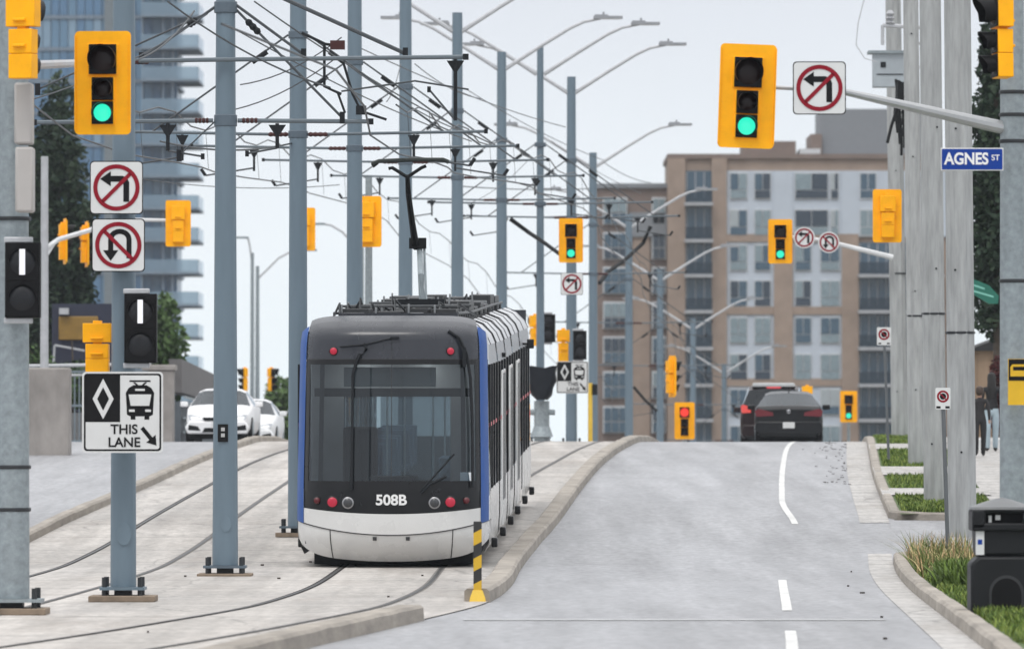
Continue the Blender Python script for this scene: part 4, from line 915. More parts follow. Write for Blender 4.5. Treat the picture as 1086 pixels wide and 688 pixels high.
# ------------------------------------------------------------------ cars
def car(name, label, cat, paint_rgb, x, y, rz, suv=False, rear=True, pname='car_paint'):
    z0 = G(y); t = thing(name, label, cat, (x, y, z0), None, rz)
    pm = mat(pname, paint_rgb, .32, .0, var=.05, spec=.3, coat=.08); gl = glass('car_glass', (.25, .28, .3), .8, ior=1.55)
    Lc, W = (4.6, .95) if suv else (4.65, .91)
    # stations: y, half width, belt z, side-roof z, roof z, roof half width, sill z
    if suv: S = [(0, .86, .98, 1.0, 1.02, .80, .42), (.10, .93, 1.02, 1.08, 1.10, .84, .32), (.22, .94, 1.06, 1.50, 1.55, .66, .27), (.6, .95, 1.08, 1.60, 1.67, .66, .25), (2.4, .95, 1.06, 1.60, 1.68, .66, .25), (3.0, .95, 1.05, 1.45, 1.52, .66, .25), (3.6, .94, 1.02, 1.06, 1.10, .80, .25), (4.4, .86, .86, .88, .92, .74, .3), (4.6, .74, .66, .68, .70, .62, .36)]
    else: S = [(0, .80, .90, .92, .94, .74, .40), (.10, .89, .98, 1.02, 1.04, .78, .30), (.62, .91, 1.0, 1.03, 1.06, .80, .25), (1.35, .91, .99, 1.32, 1.38, .60, .22), (2.1, .91, .97, 1.37, 1.45, .60, .22), (2.6, .91, .96, 1.32, 1.40, .60, .22), (3.35, .90, .93, .97, 1.01, .76, .22), (4.3, .84, .78, .80, .84, .70, .24), (4.55, .76, .66, .68, .70, .62, .26), (4.65, .66, .58, .60, .61, .5, .3)]
    sgn = 1 if rear else -1
    def pt(yy, xx, zz): return (x + xx*sgn, y + (yy if rear else (Lc - yy)) - Lc*0, z0 + zz)
    vs = []; prof_n = 8
    for (yy, hw, zb, zs, zr, rw, zl) in S:
        half = [(hw*.9, zl), (hw*.985, zl + .12), (hw, (zl + zb)*.52), (hw*.985, zb - .06), (hw*.95, zb), (rw*1.06, zs), (rw*.8, zr - .015), (rw*.35, zr)]
        for q in half: vs.append(pt(yy, -q[0], q[1]))
        for q in half[::-1]: vs.append(pt(yy, q[0], q[1]))
    n = 16; b = MB(); fb = []; fg = []; fg2 = []; fgl = []; fgr = []
    for i in range(len(S)-1):
        for j in range(n-1):
            q = (i*n+j, i*n+j+1, (i+1)*n+j+1, (i+1)*n+j)
            side = j in (4, 10); top = 5 <= j <= 9
            up0, up1 = S[i][3] - S[i][2] > .2, S[i+1][3] - S[i+1][2] > .2
            isg = (side and (up0 and up1)) or (top and (up0 != up1)) 
            ((fg if top and i < len(S)/2 - 1 else fg2 if top else fgl if j == 4 else fgr) if isg else fb).append(q)
        fb.append((i*n, (i+1)*n, (i+1)*n + n-1, i*n + n-1))
    fb.append(tuple(range(n))); fb.append(tuple((len(S)-1)*n + j for j in range(n))[::-1])
    b.add(vs, fb); b.build('body', pm, t, smooth=50)
    for nm, ff in (('rear_window', fg), ('windscreen', fg2), ('side_window', fgl), ('side_window', fgr)):
        gg = MB(); used = sorted({i for q in ff for i in q}); ix = {u: i for i, u in enumerate(used)}; gg.add([vs[u] for u in used], [tuple(ix[i] for i in q) for q in ff]); gg.build(nm, gl, t, smooth=40)
    ub = MB(); ub.box((x, y + Lc*.5, z0 + .2), (W*1.72, Lc*.86, .22)); ub.build('underbody_shade', M_CABLE, t)  # black box filling the gap below the body, standing in for contact shadow
    cb = MB(); cb.box((x, y + Lc*.5, z0 + .72), (W*1.6, Lc*.42, .5)); 
    for sx in (-.4, .4): cb.box((x + sx, y + Lc*.5, z0 + 1.08), (.42, .14, .42)); cb.box((x + sx, y + Lc*.5, z0 + 1.34), (.22, .1, .14))
    cb.build('seats', M_TIND, t, bevel=.03)
    for yy in (.85, 3.72):
        for sx in (-1, 1):
            wl_ = MB(); yc = y + (yy if rear else Lc - yy); wl_.tube([(x + sx*(W - .24), yc, z0 + .33), (x + sx*(W - .02), yc, z0 + .33)], .335, 20); o = wl_.build('wheel', mat('tyre', (.015, .015, .016), .85), t)
            r_ = MB(); r_.tube([(x + sx*(W - .03), yc, z0 + .33), (x + sx*(W + .0), yc, z0 + .33)], .21, 14); r_.build('rim', M_GALV, o)
    for sx in (-1, 1):
        m = MB(); ym = y + (2.9 if rear else Lc - 2.9); m.box((x + sx*(W + .1), ym, z0 + 1.02), (.2, .12, .14)); m.build('mirror', pm, t, bevel=.03)
    y_f = y - .012
    if rear:
        zz = .98 if suv else .84
        for sx in (-1, 1):
            l = MB(); ol = [(x + sx*a, z0 + h) for a, h in (((.64, zz - .05), (.90, zz - .06), (.93, zz + .12), (.86, zz + .16), (.66, zz + .10)) if suv else ((.40, zz - .07), (.86, zz - .09), (.90, zz + .06), (.80, zz + .12), (.42, zz + .02)))]
            l.prism(ol if sx > 0 else ol[::-1], y - .03, y + .3); l.build('tail_light', emit('lit_tail_light', (.9, .12, .10), .55, (.3, .02, .02)) if suv else mat('tail_lens', (.14, .012, .02), .3), t)
        bm_ = MB(); bm_.prism([(x + a, z0 + c_) for a, c_ in ((-.86, .30), (.86, .30), (.9, .42), (.86, .62), (-.86, .62), (-.9, .42))], y - .07, y + .06); bm_.build('bumper', pm, t, bevel=.03)
        lb = MB(); lb.prism([(x + a, z0 + c_) for a, c_ in ((-.72, .20), (.72, .20), (.8, .33), (-.8, .33))], y - .085, y + .1); lb.build('valance', M_CABLE, t, bevel=.02)
        p = MB(); p.box((x, y - .08, z0 + .52), (.31, .012, .16)); p.build('number_plate', M_WHITE, t)
        ln = MB(); ln.box((x, y - .01, z0 + .88), (1.0, .03, .03)); ln.build('lip_spoiler', M_CABLE, t)
        em = MB(); disc_lens(em, (x, y - .012, z0 + .885), .055, .008); em.build('emblem', mat('chrome', (.6, .6, .62), .15, .9), t)
        if suv:
            hb = MB(); hb.box((x, y + .30, z0 + 1.585), (.4, .06, .045)); hb.build('brake_light', emit('brake_red', (1, .1, .12), .9), t)
            rk = MB(); rk.prism([(x + a, z0 + c_) for a, c_ in ((-.62, 1.60), (.62, 1.60), (.58, 1.70), (-.58, 1.70))], y + .22, y + .6); rk.build('roof_spoiler', mat('pale_roof', (.5, .52, .53), .3), t, bevel=.02)
        else:
            an = MB(); an.add([(x - .02, y + 1.45, z0 + 1.39), (x + .02, y + 1.45, z0 + 1.39), (x + .012, y + 1.62, z0 + 1.5), (x - .012, y + 1.62, z0 + 1.5), (x, y + 1.7, z0 + 1.4)], [(0, 1, 2, 3), (1, 4, 2), (0, 3, 4), (0, 4, 1)]); an.build('antenna', M_CABLE, t)
    else:
        for sx in (-1, 1):
            l = MB(); l.add([(x + sx*a, y + c_, z0 + h) for a, c_, h in ((.46, .02, .60), (.74, .07, .60), (.80, .2, .72), (.72, .16, .74), (.46, .08, .68))], [(0, 1, 2, 3, 4) if sx > 0 else (4, 3, 2, 1, 0)])
            l.build('headlight', mat('headlight_lens', (.35, .37, .4), .12, .2, coat=.5), t)
            fg_ = MB(); fg_.prism([(x + sx*a, z0 + h) for a, h in ((.44, .30), (.78, .32), (.76, .46), (.52, .42))], y - .055, y + .1); fg_.build('fog_light_recess', M_CABLE, t, bevel=.01)
        bm_ = MB(); bm_.prism([(x + a, z0 + c_) for a, c_ in ((-.80, .22), (.80, .22), (.86, .40), (.74, .56), (-.74, .56), (-.86, .40))], y - .04, y + .2); bm_.build('bumper', pm, t, bevel=.04)
        gr = MB(); gr.prism([(x + a, z0 + c_) for a, c_ in ((-.34, .57), (.34, .57), (.40, .66), (-.40, .66))], y - .045, y + .06); gr.prism([(x + a, z0 + c_) for a, c_ in ((-.40, .26), (.40, .26), (.34, .38), (-.34, .38))], y - .052, y + .05); gr.build('grille', M_CABLE, t)
        p = MB(); p.box((x, y - .06, z0 + .45), (.31, .012, .15)); p.build('number_plate', M_WHITE, t)
        hd = MB(); hd.tube([(x - .5, y + Lc - 3.3, z0 + 1.0), (x + .5, y + Lc - 3.3, z0 + 1.0)], .015, 5); hd.build('wiper', M_CABLE, t)
    return t
car('suv', 'dark SUV with lit red tail lights, ahead of the black sedan', 'car', (.014, .005, .006), (820.5-CX)/FPX*186, 186, R(-2.4), True, True, 'suv_paint').scale = (1, 1, 1.09)
car('sedan', 'black sedan seen from behind, cresting the road in the right lane', 'car', (.005, .0055, .007), (836.5-CX)/FPX*180, 180, R(-2.4), False, True, 'black_paint').scale = (1.03, 1, 1.02)
car('sedan', 'white car coming towards the camera, partly behind the nearest line pole', 'car', (.78, .78, .79), (230.5-CX)/FPX*176, 176, R(-1.2), False, False, 'white_paint')
car('sedan', 'second white car, following close behind the first one', 'car', (.72, .73, .74), (259-CX)/FPX*187, 187, R(-1.2), False, False, 'white_paint2')

# ------------------------------------------------------------------ street furniture
def bin_():
    d = 66.6; c = P(1061, 643, d); x, z = c.x, G(d) + .105; t = thing('waste_bin', 'black plastic waste bin with a domed grey lid on a wide base beside the grass', 'waste bin', (x, d, z))
    mb_ = mat('bin_plastic', (.010, .011, .013), .5, var=.15, spec=.25); ml = mat('bin_lid', (.13, .135, .14), .4, var=.1)
    b = MB(); pts = [(x - .30, z - .04), (x + .46, z - .04), (x + .46, z + .50), (x + .40, z + .565), (x - .22, z + .565), (x - .30, z + .49)]
    b.prism(pts, d - .02, d + .55); b.build('base', mb_, t, bevel=.03)
    a = MB(); n = 14; arch = [(x + .06 + .175*math.cos(R(180*k/n)), z + .20 + .175*math.sin(R(180*k/n))) for k in range(n + 1)] + [(x - .115, z + .0), (x + .235, z + .0)]
    k = len(arch); vs = [(p[0], d - .022, p[1]) for p in arch] + [(x + .06 + (p[0] - x - .06)*.86, d - .024, z + (p[1] - z)*.92 + .0) for p in arch] + [(x + .06 + (p[0] - x - .06)*.84, d - .012, z + (p[1] - z)*.9) for p in arch]
    a.add(vs, [(q, (q+1) % k, k + (q+1) % k, k + q) for q in range(k)], 0); a.add(vs[k:2*k], [tuple(range(k))], 1); a.build('arch_panel', [mat('bin_edge', (.02, .021, .024), .5), M_SBLK], t, smooth=0)
    u = MB(); u.prism([(x - .24, z + .56), (x + .30, z + .56), (x + .315, z + .86), (x - .255, z + .86)], d + .02, d + .52); u.build('bin_body', mb_, t, bevel=.04)
    h = MB()
    for a0, a1, z0_, z1_ in ((-.285, -.15, .84, 1.03), (.225, .345, .84, 1.03), (-.285, .345, .82, .90), (-.285, .345, 1.0, 1.035)): h.box((x + (a0+a1)/2, d + .26, z + (z0_+z1_)/2), (a1 - a0, .58, z1_ - z0_))
    h.build('hood', mb_, t, bevel=.02)
    iv = MB(); iv.box((x + .04, d + .3, z + .95), (.42, .4, .1)); iv.box((x - .02, d + .06, z + .955), (.05, .03, .05), 1); iv.box((x - .1, d + .05, z + .94), (.03, .03, .07), 1); iv.build('liner', [M_SBLK, M_WHITE], t)
    l = MB(); vs = []; prof = [(1.0, 1.035), (.97, 1.06), (.62, 1.10), (.25, 1.14), (.0, 1.155)]
    for s_, zz in prof:
        for q in range(24):
            a_ = 2*math.pi*q/24; cx, cy = math.cos(a_), math.sin(a_); e_ = (abs(cx)**4 + abs(cy)**4) ** -.25; vs.append((x + .03 + .33*s_*cx*e_, d + .26 + .3*s_*cy*e_, z + zz))
    l.add(vs, [(j*24+q, j*24+(q+1) % 24, (j+1)*24+(q+1) % 24, (j+1)*24+q) for j in range(4) for q in range(24)]); l.build('lid', ml, t)
    p = MB(); p.box((x - .205, d + .012, z + .70), (.085, .006, .24), 0); p.box((x - .205, d + .008, z + .71), (.045, .006, .05), 1); p.build('sticker', [M_WHITE, M_SBLUE], t)
bin_()
# striped marker post
d = 76; c = P(506.5, 636, d); z = G(d); t = thing('marker_post', 'yellow and black striped marker post on a yellow foot, at the start of the kerb', 'marker post', (c.x, d, z))
ms_ = bpy.data.materials.new('hazard_stripes'); ms_.use_nodes = True; n_ = ms_.node_tree; b_ = n_.nodes['Principled BSDF']; b_.inputs['Roughness'].default_value = .5
tcx = n_.nodes.new('ShaderNodeTexCoord'); mp = n_.nodes.new('ShaderNodeMapping'); mp.inputs['Rotation'].default_value = (0, R(28), 0); n_.links.new(tcx.outputs['Object'], mp.inputs[0])
sp = n_.nodes.new('ShaderNodeSeparateXYZ'); n_.links.new(mp.outputs[0], sp.inputs[0]); fr = n_.nodes.new('ShaderNodeMath'); fr.operation = 'PINGPONG'; fr.inputs[1].default_value = .13; n_.links.new(sp.outputs['Z'], fr.inputs[0])
gt = n_.nodes.new('ShaderNodeMath'); gt.operation = 'GREATER_THAN'; gt.inputs[1].default_value = .065; n_.links.new(fr.outputs[0], gt.inputs[0])
mx = n_.nodes.new('ShaderNodeMix'); mx.data_type = 'RGBA'; n_.links.new(gt.outputs[0], mx.inputs['Factor']); mx.inputs['A'].default_value = (.02, .02, .02, 1); mx.inputs['B'].default_value = (.62, .38, .02, 1); n_.links.new(mx.outputs['Result'], b_.inputs['Base Color'])
m = MB(); m.box((c.x, d, z + .5), (.095, .07, .84)); m.build('post', ms_, t, bevel=.008)
m = MB(); m.add([(c.x + sx*q, d + sy*q*.8, z + h) for q, h in ((.095, .0), (.085, .05), (.055, .13)) for sx, sy in ((-1,-1),(1,-1),(1,1),(-1,1))], [(j*4+q, j*4+(q+1) % 4, (j+1)*4+(q+1) % 4, (j+1)*4+q) for j in range(2) for q in range(4)] + [(8, 9, 10, 11)]); m.build('foot', mat('post_yellow', (.75, .50, .06), .5), t)
# bagged sign at the crest
d = 173; x = (574.5-CX)/FPX*d; t = thing('bagged_sign', 'sign wrapped in a black bag on a thick grey post, right of the tram', 'sign', (x, d, G(d)))
m = MB(); m.tube([(x, d, G(d)-.3), (x, d, P(575, 425, d).z)], .2, 10); m.tube([(x - .35, d, P(575, 437, d).z), (x + .35, d, P(575, 437, d).z)], .08, 8); m.tube([(x, d, P(575, 463, d).z), (x, d, P(575, 452, d).z)], [.3, .21], 10); m.build('post', M_GALV, t)
m = MB(); vs = []; rows = [(388, 16.5), (395, 16), (404, 14.5), (412, 13), (419, 11), (424, 6)]; k = 14; q_ = d/FPX
for py, hw in rows:
    for j in range(k):
        a = 2*math.pi*j/k; rr_ = 1 + .10*math.sin(3*a + py*.3); vs.append((x + hw*q_*math.cos(a)*rr_, d - .3 + .22*math.sin(a)*rr_, P(575, py + (2.2 if abs(math.cos(a)) < .5 and py == 388 else 0), d).z))
m.add(vs, [(i*k+j, i*k+(j+1) % k, (i+1)*k+(j+1) % k, (i+1)*k+j) for i in range(len(rows)-1) for j in range(k)] + [tuple(range(k))]); m.build('bag', mat('black_bag', (.006, .008, .013), .45, spec=.25), t)
d = 185; x = (626-CX)/FPX*d; t = thing('yellow_post', 'slim yellow post with a black button box at the crest', 'post', (x, d, G(d))); m = MB(); m.tube([(x, d, G(d)-.1), (x, d, P(626, 406, d).z)], .065, 10); m.build('post', mat('post_yellow', (.75, .50, .06), .5), t); m = MB(); m.box((x + .13, d - .02, P(630, 413, d).z), (.14, .16, .3)); m.build('button_box', M_DARK, t, bevel=.02)
# yellow and black tab sign + white sign on the right pole
d = 71.75; c = P(1081, 405, d); t = thing('pole_notice', 'yellow and black notice strapped to the steel pole above the bin', 'sign', (c.x, d, c.z - .25)); m = MB(); m.box((c.x, d - .16, c.z), (.27, .012, .5)); m.build('plate', mat('notice_yellow', (.70, .42, .01), .45), t)
m = MB(); m.box((c.x, d - .168, c.z + .13), (.255, .006, .23)); m.build('black_field', M_SBLK, t)
m = MB(); m.poly([(c.x - .06 + a, c.z + .12 + b) for a, b in ((-.05,-.06),(.25,-.06),(.25,.05),(.2,.07),(-.03,.07),(-.05,.04))], d - .174, 0); m.poly([(c.x - .06 + a, c.z + .12 + b) for a, b in ((-.02,0.005),(.25,.005),(.25,.045),(-.02,.045))], d - .177, 1); m.build('symbol', [mat('notice_yellow', (.70, .42, .01), .45), M_SBLK], t, smooth=0)
# green hanging sign board in front of the evergreen
d = 150; c = P(1049, 310, d); t = thing('shop_sign', 'green board seen between the thick concrete pole and the steel pole', 'sign', (c.x, d, c.z - .35)); m = MB(); m.prism([(c.x + a, c.z + b) for a, b in ((-.4, .32), (0, .16), (.22, -.08), (.2, -.26), (0, -.26), (-.4, -.02))], d, d + .08); m.build('board', mat('sign_green', (.008, .13, .09), .6), t)
m = MB(); m.poly([(c.x + a, c.z + b) for a, b in ((-.4, .2), (-.1, .1), (-.1, .06), (-.4, .16))], d - .004); m.poly([(c.x + a, c.z + b) for a, b in ((-.35, .05), (.1, -.08), (.1, -.12), (-.35, .01))], d - .004); m.build('pale_band', mat('pale_green', (.2, .5, .42), .5), t, smooth=0)
m = MB(); m.tube([(c.x + .35, d + .1, c.z + .5), (c.x + .35, d + .1, G(d))], .06, 8); m.build('post', M_DARK, t)

# ------------------------------------------------------------------ people
def person(name, label, px, d, feet_py, h, top_rgb, leg_rgb, hair_rgb, stride=.1, hair_long=True):
    x = (px-CX)/FPX*d; z = G(d) + .11; k = h/1.7
    t = thing(name, label, 'person', (x, d, z))
    J = {'pel': (0,0,.92), 'waist': (0,0,1.08), 'chest': (0,0,1.3), 'neck': (0,0,1.44), 'head0': (0,-.01,1.52), 'head': (0,0,1.60), 'head1': (0,0,1.68)}
    rad = {'pel': (.145,.115), 'waist': (.12,.095), 'chest': (.15,.105), 'neck': (.05,.05), 'head0': (.065,.07), 'head': (.08,.095), 'head1': (.062,.075)}
    E = [('pel','waist'),('waist','chest'),('chest','neck'),('neck','head0'),('head0','head'),('head','head1')]
    for s_, n_ in ((-1,'l'),(1,'r')):
        f_ = stride*s_
        J['hip'+n_] = (s_*.09,0,.86); J['kn'+n_] = (s_*.095,f_*.5-.02,.49); J['an'+n_] = (s_*.09,f_*1.0+(.05 if f_ < 0 else 0),.09); J['toe'+n_] = (s_*.11,f_*1.0+.15,.035)
        rad['hip'+n_] = (.10,.10); rad['kn'+n_] = (.075,.075); rad['an'+n_] = (.06,.06); rad['toe'+n_] = (.04,.03)
        J['sh'+n_] = (s_*.17,0,1.38); J['el'+n_] = (s_*.225,-.03-f_*.4,1.1); J['wr'+n_] = (s_*.235,.05-f_*.9,.88); J['ha'+n_] = (s_*.235,.08-f_*1.1,.80)
        rad['sh'+n_] = (.06,.06); rad['el'+n_] = (.045,.045); rad['wr'+n_] = (.03,.03); rad['ha'+n_] = (.035,.022)
        E += [('pel','hip'+n_),('hip'+n_,'kn'+n_),('kn'+n_,'an'+n_),('an'+n_,'toe'+n_),('chest','sh'+n_),('sh'+n_,'el'+n_),('el'+n_,'wr'+n_),('wr'+n_,'ha'+n_)]
    names = list(J); me = bpy.data.meshes.new('body'); me.from_pydata([tuple(c*k for c in J[n_]) for n_ in names], [(names.index(a), names.index(b)) for a, b in E], [])
    o = bpy.data.objects.new('body', me); COL.objects.link(o)
    o.modifiers.new('skin', 'SKIN'); 
    if not me.skin_vertices: 
        bm_ = bmesh.new(); bm_.from_mesh(me); bm_.verts.layers.skin.verify(); bm_.to_mesh(me); bm_.free()
    for i, n_ in enumerate(names):
        me.skin_vertices[0].data[i].radius = tuple(q*k for q in rad[n_]); me.skin_vertices[0].data[i].use_root = (n_ == 'pel')
    o.modifiers.new('sub', 'SUBSURF').render_levels = 2; o.modifiers['sub'].levels = 2
    dg = bpy.context.evaluated_depsgraph_get(); em_ = bpy.data.meshes.new_from_object(o.evaluated_get(dg)); o.modifiers.clear(); o.data = em_; em_.name = 'body'
    ms_ = [mat('skin_tone', (.42, .25, .18), .55), mat('top_%d' % px, top_rgb, .85, var=.2), mat('legs_%d' % px, leg_rgb, .85, var=.2), mat('shoe', (.03, .03, .03), .6)]
    em_.materials.clear()
    for m_ in ms_: em_.materials.append(m_)
    for p_ in em_.polygons:
        c = p_.center/k; p_.use_smooth = True
        p_.material_index = 3 if c.z < .085 else 2 if c.z < .93 and abs(c.x) < .2 else 0 if (c.z > 1.45 or c.z < .9) else 1
    o.parent = t
    hr = MB(); prof = [(.03, 1.735), (.08, 1.70), (.095, 1.62), (.09, 1.52), (.10, 1.42), (.095, 1.30), (.07, 1.18), (.02, 1.14)] if hair_long else [(.03, 1.735), (.085, 1.70), (.104, 1.64), (.10, 1.56), (.06, 1.5)]
    hr.lathe([(r_*k, z_*k) for r_, z_ in prof[::-1]], (x, d - .035*k, z), 12); hr.build('hair', mat('hair_%d' % px, hair_rgb, .6, var=.3), t)
    return t
person('person', 'person with long black hair walking away in a dark top and light jeans', 1051.5, 148, 478, 1.74, (.012, .012, .014), (.34, .42, .47), (.008, .007, .007), .12)
person('person', 'person in dark clothes mostly hidden by the thick concrete pole', 1039, 144, 476, 1.5, (.02, .018, .02), (.018, .018, .02), (.05, .03, .02), .1, False)
# low white concrete blocks beside the walkers
for px, d, lab in ((1040, 150.5, 'low white concrete block at the feet of the walkers, left one'), (1064, 151, 'low white concrete block at the feet of the walkers, right one')):
    x = (px-CX)/FPX*d; m = MB(); m.box((x, d, G(d) + .2), (.42, .35, .3)); tag(m.build('concrete_block', M_WHITE, loc=(x, d, G(d) + .1), bevel=.03), lab, 'concrete block', 'white blocks on the pavement')

# ------------------------------------------------------------------ vegetation
LD = leafmat('evergreen_leaf', (.017, .034, .019)); LD2 = leafmat('evergreen_leaf_pale', (.036, .058, .032)); LG = leafmat('green_leaf', (.05, .095, .025)); LG2 = leafmat('green_leaf_pale', (.10, .16, .06)); LB = leafmat('burgundy_leaf', (.05, .012, .015)); LB2 = leafmat('burgundy_leaf_pale', (.08, .025, .022))
tree('evergreen_tree', 'tall dark evergreen behind the no turn signs on the left', (62-CX)/FPX*235, 235, G(235), [(0, 0, 13.5, .7, .9, 1.6), (-.2, 0, 11.5, 1.3, 1.5, 1.8), (.2, 0, 9, 1.55, 1.7, 2.0), (-.3, .2, 6.6, 1.8, 1.8, 2), (0, -.2, 4.2, 1.7, 1.7, 1.8)], 17000, .14, LD, LD2, .22)
tree('evergreen_tree', 'dark evergreen at the far left, behind the speckled pole', (14-CX)/FPX*250, 250, G(250), [(0, 0, 11, 1.2, 1.2, 2.4), (.1, 0, 7.5, 1.6, 1.6, 2.4), (0, 0, 4.5, 1.7, 1.7, 2)], 6000, .16, LD, LD2, .22)
tree('evergreen_tree', 'dark evergreen between the concrete poles and the right steel pole', (1058-CX)/FPX*168, 168, G(168) + .1, [(0, 0, 9.6, .55, .6, 1.3), (0, 0, 7.9, .75, .8, 1.3), (.05, 0, 6.2, .9, .9, 1.3), (0, 0, 4.6, .95, .9, 1.3), (.1, 0, 3.3, .8, .8, .9)], 13000, .10, LD, LD2, .16)
tree('garden_tree', 'green bushy tree beside the second tram signal', (176-CX)/FPX*215, 215, G(215), [(0, 0, 5.0, .45, .6, .9), (.15, 0, 4.1, .6, .7, .8), (-.3, 0, 3.9, .6, .7, .8), (0, 0, 3.0, .7, .8, .8)], 2600, .12, LG, LG2, .1)
tree('garden_tree', 'pale green tree in the gap between the white cars and the tram', (298-CX)/FPX*275, 275, G(275), [(0, 0, 5.6, .7, .8, .8), (-.5, 0, 4.8, .6, .8, .8), (.4, 0, 4.3, .7, .8, .9), (-.1, 0, 3.4, .9, .9, 1.0)], 2200, .16, LG2, LG, .1)
tree('garden_tree', 'green bush behind the pale fence pier on the left', (78-CX)/FPX*200, 200, G(200), [(0, 0, 2.2, 1.6, .8, .8), (-1.2, 0, 2.6, .7, .7, .9), (-1.9, .2, 3.6, .5, .5, 1.0)], 2600, .12, LG, LD2, .08, 'bush')
tree('burgundy_bush', 'burgundy leaved bush beside the long-haired walker', (1064-CX)/FPX*158, 158, G(158) + .1, [(0, 0, 1.75, .34, .4, .35), (.05, 0, 1.2, .42, .4, .5), (0, 0, .6, .36, .4, .4)], 1800, .07, LB, LB2, .04, 'bush')
# grass as one mass, blades standing on the verge
def blades(name, n, area, h0, h1, mts, wd=.012, lean=.35, zoff=.10, label=None):
    mb = MB(); ang = rng.random(n)*6.283; L_ = rng.normal(0, lean, n); W_ = rng.random(n)
    for i in range(n):
        x, y = area(); z = G(y) + zoff; h = h0 + (h1 - h0)*W_[i]; c, s_ = math.cos(ang[i]), math.sin(ang[i]); o = len(mb.v)
        dx, dy = c*L_[i]*h, s_*L_[i]*h
        mb.v += [(x - s_*wd, y + c*wd, z), (x + s_*wd, y - c*wd, z), (x + dx*.5 + s_*wd*.6, y + dy*.5 - c*wd*.6, z + h*.6), (x + dx*.5 - s_*wd*.6, y + dy*.5 + c*wd*.6, z + h*.6), (x + dx*1.2, y + dy*1.2, z + h)]
        mm = random.randrange(len(mts)); mb.f += [(o, o+1, o+2, o+3), (o+3, o+2, o+4)]; mb.m += [mm, mm]
    o = mb.build(name, mts, smooth=0); o['kind'] = 'stuff'; o['label'] = label or 'short green grass on the roadside verge'; return o
GR = [leafmat('grass_green', (.11, .17, .03)), leafmat('grass_bright', (.19, .24, .05)), leafmat('grass_dark', (.07, .11, .025))]
def near_area():
    y = random.uniform(56, 97); return (kerb_right(y) + .22 + random.random()**1.0*1.75, y)
def far_area():
    while True:
        y = 112.6 + (190-112.6)*random.random()**1.4; 
        if any(a < y < b for a, b in ((119.8, 123.7), (130.8, 136.2), (149.8, 156.2))): continue
        return (kerb_right(y) + .24 + random.random()*1.6, y)
blades('grass', 30000, near_area, .03, .11, GR, .012, .5)
blades('grass', 22000, far_area, .03, .10, GR, .016, .5, label='short green grass farther up the verge')
WD = [leafmat('weed_straw', (.50, .40, .20)), leafmat('weed_straw_dark', (.42, .28, .15)), leafmat('weed_green', (.09, .13, .03)), leafmat('weed_rust', (.15, .11, .05))]
def weed_area():
    y = random.uniform(84, 96); return (kerb_right(y) + .2 + random.random()*.85, y)
blades('weeds', 1500, weed_area, .06, .48, WD + [WD[2], WD[2]], .009, .75, label='tall dry straw coloured weeds round the post of the no stopping sign')
def bush_area():
    a = random.random()*6.283; r_ = math.sqrt(random.random()); y = 79 + 2.6*r_*math.sin(a); return (kerb_right(79) + .75 + .5*r_*math.cos(a), y)
blades('ground_cover', 2600, bush_area, .10, .36, [GR[2], GR[0]], .03, .5, label='clump of dark green leaves at the foot of the weeds')
def deb_area():
    y = random.uniform(128, 178); return (kerb_right(y) - .5 - abs(random.gauss(0, .35)), y)
mb = MB()
for i in range(80):
    x, y = deb_area(); s_ = random.uniform(.008, .035); a = random.random()*6.28; mb.box((x, y, G(y) + .015), (s_*2, s_*1.4, .012), 0, a)
for i in range(16):
    y = random.uniform(60, 100); x = random.choice((random.uniform(-5, -1), bike_line(y) + random.uniform(.3, 1.2))); s_ = random.uniform(.008, .025); mb.box((x, y, G(y) + .012), (s_*2, s_*1.6, .02), 0, random.random()*6)
o = mb.build('debris', mat('dead_leaf', (.04, .032, .025), .9), smooth=0); o['kind'] = 'stuff'; o['label'] = 'dead leaves and grit along the gutter'

# ------------------------------------------------------------------ buildings
M_BRICK = mat('brown_brick', (.30, .23, .185), .9, var=.14, scale=.8, world=True); M_BRICKD = mat('dark_brick', (.19, .145, .125), .9, var=.12, scale=.8, world=True)
M_PANEL = mat('white_panel', (.45, .50, .565), .7, var=.07, world=True, scale=.5); M_PENT = mat('penthouse_cladding', (.20, .215, .235), .7, var=.06, world=True)
M_FRAME = mat('window_frame_white', (.5, .52, .54), .6); M_BALC = mat('balcony_glass', (.22, .28, .33), .25, var=.1); M_SLABC = mat('balcony_slab', (.34, .35, .37), .8)
GW = [mat('window_dark', (.022, .038, .06), .12, var=.2), mat('window_blue', (.045, .088, .13), .12, var=.2), mat('window_pale', (.20, .26, .29), .25, var=.15), mat('window_curtain', (.33, .37, .39), .5, var=.1)]
DB = 545.0; SB = DB/FPX
def bx(px): return (px - CX)*SB
def bz(py): return P(0, py, DB).z
apt = thing('apartment_block', 'tall brown brick apartment block with white window bays and a grey penthouse', 'building', (bx(830), DB, G(DB)))
zg = G(DB) - 1
def block(mb, px0, px1, py0, py1, y0=0.0, y1=14.0, m=0):
    a, b = bx(px0), bx(px1); t_, u_ = bz(py0), (zg if py1 is None else bz(py1)); mb.box(((a+b)/2, DB + (y0+y1)/2, (t_+u_)/2), (b-a, y1-y0, t_-u_), m)
m = MB(); block(m, 710, 1010, 165, None, 0.6, 16); m.build('wall', M_BRICK, apt)
m = MB(); block(m, 873, 1000, 113, 165, 4, 14); m.build('penthouse', M_PENT, apt)
m = MB(); block(m, 790, 846, 148, 165, 3, 12); block(m, 862, 874, 140, 165, 3.4, 12); m.build('roof_block', M_BRICKD, apt)
m = MB(); block(m, 850, 872, 156, 165, 3, 9); m.build('roof_unit', M_FRAME, apt)
m = MB(); block(m, 708, 1012, 163, 168, .3, 16.2); m.build('parapet', M_BRICKD, apt)
FL = [182, 221, 258, 296, 335, 374, 411, 450, 489]
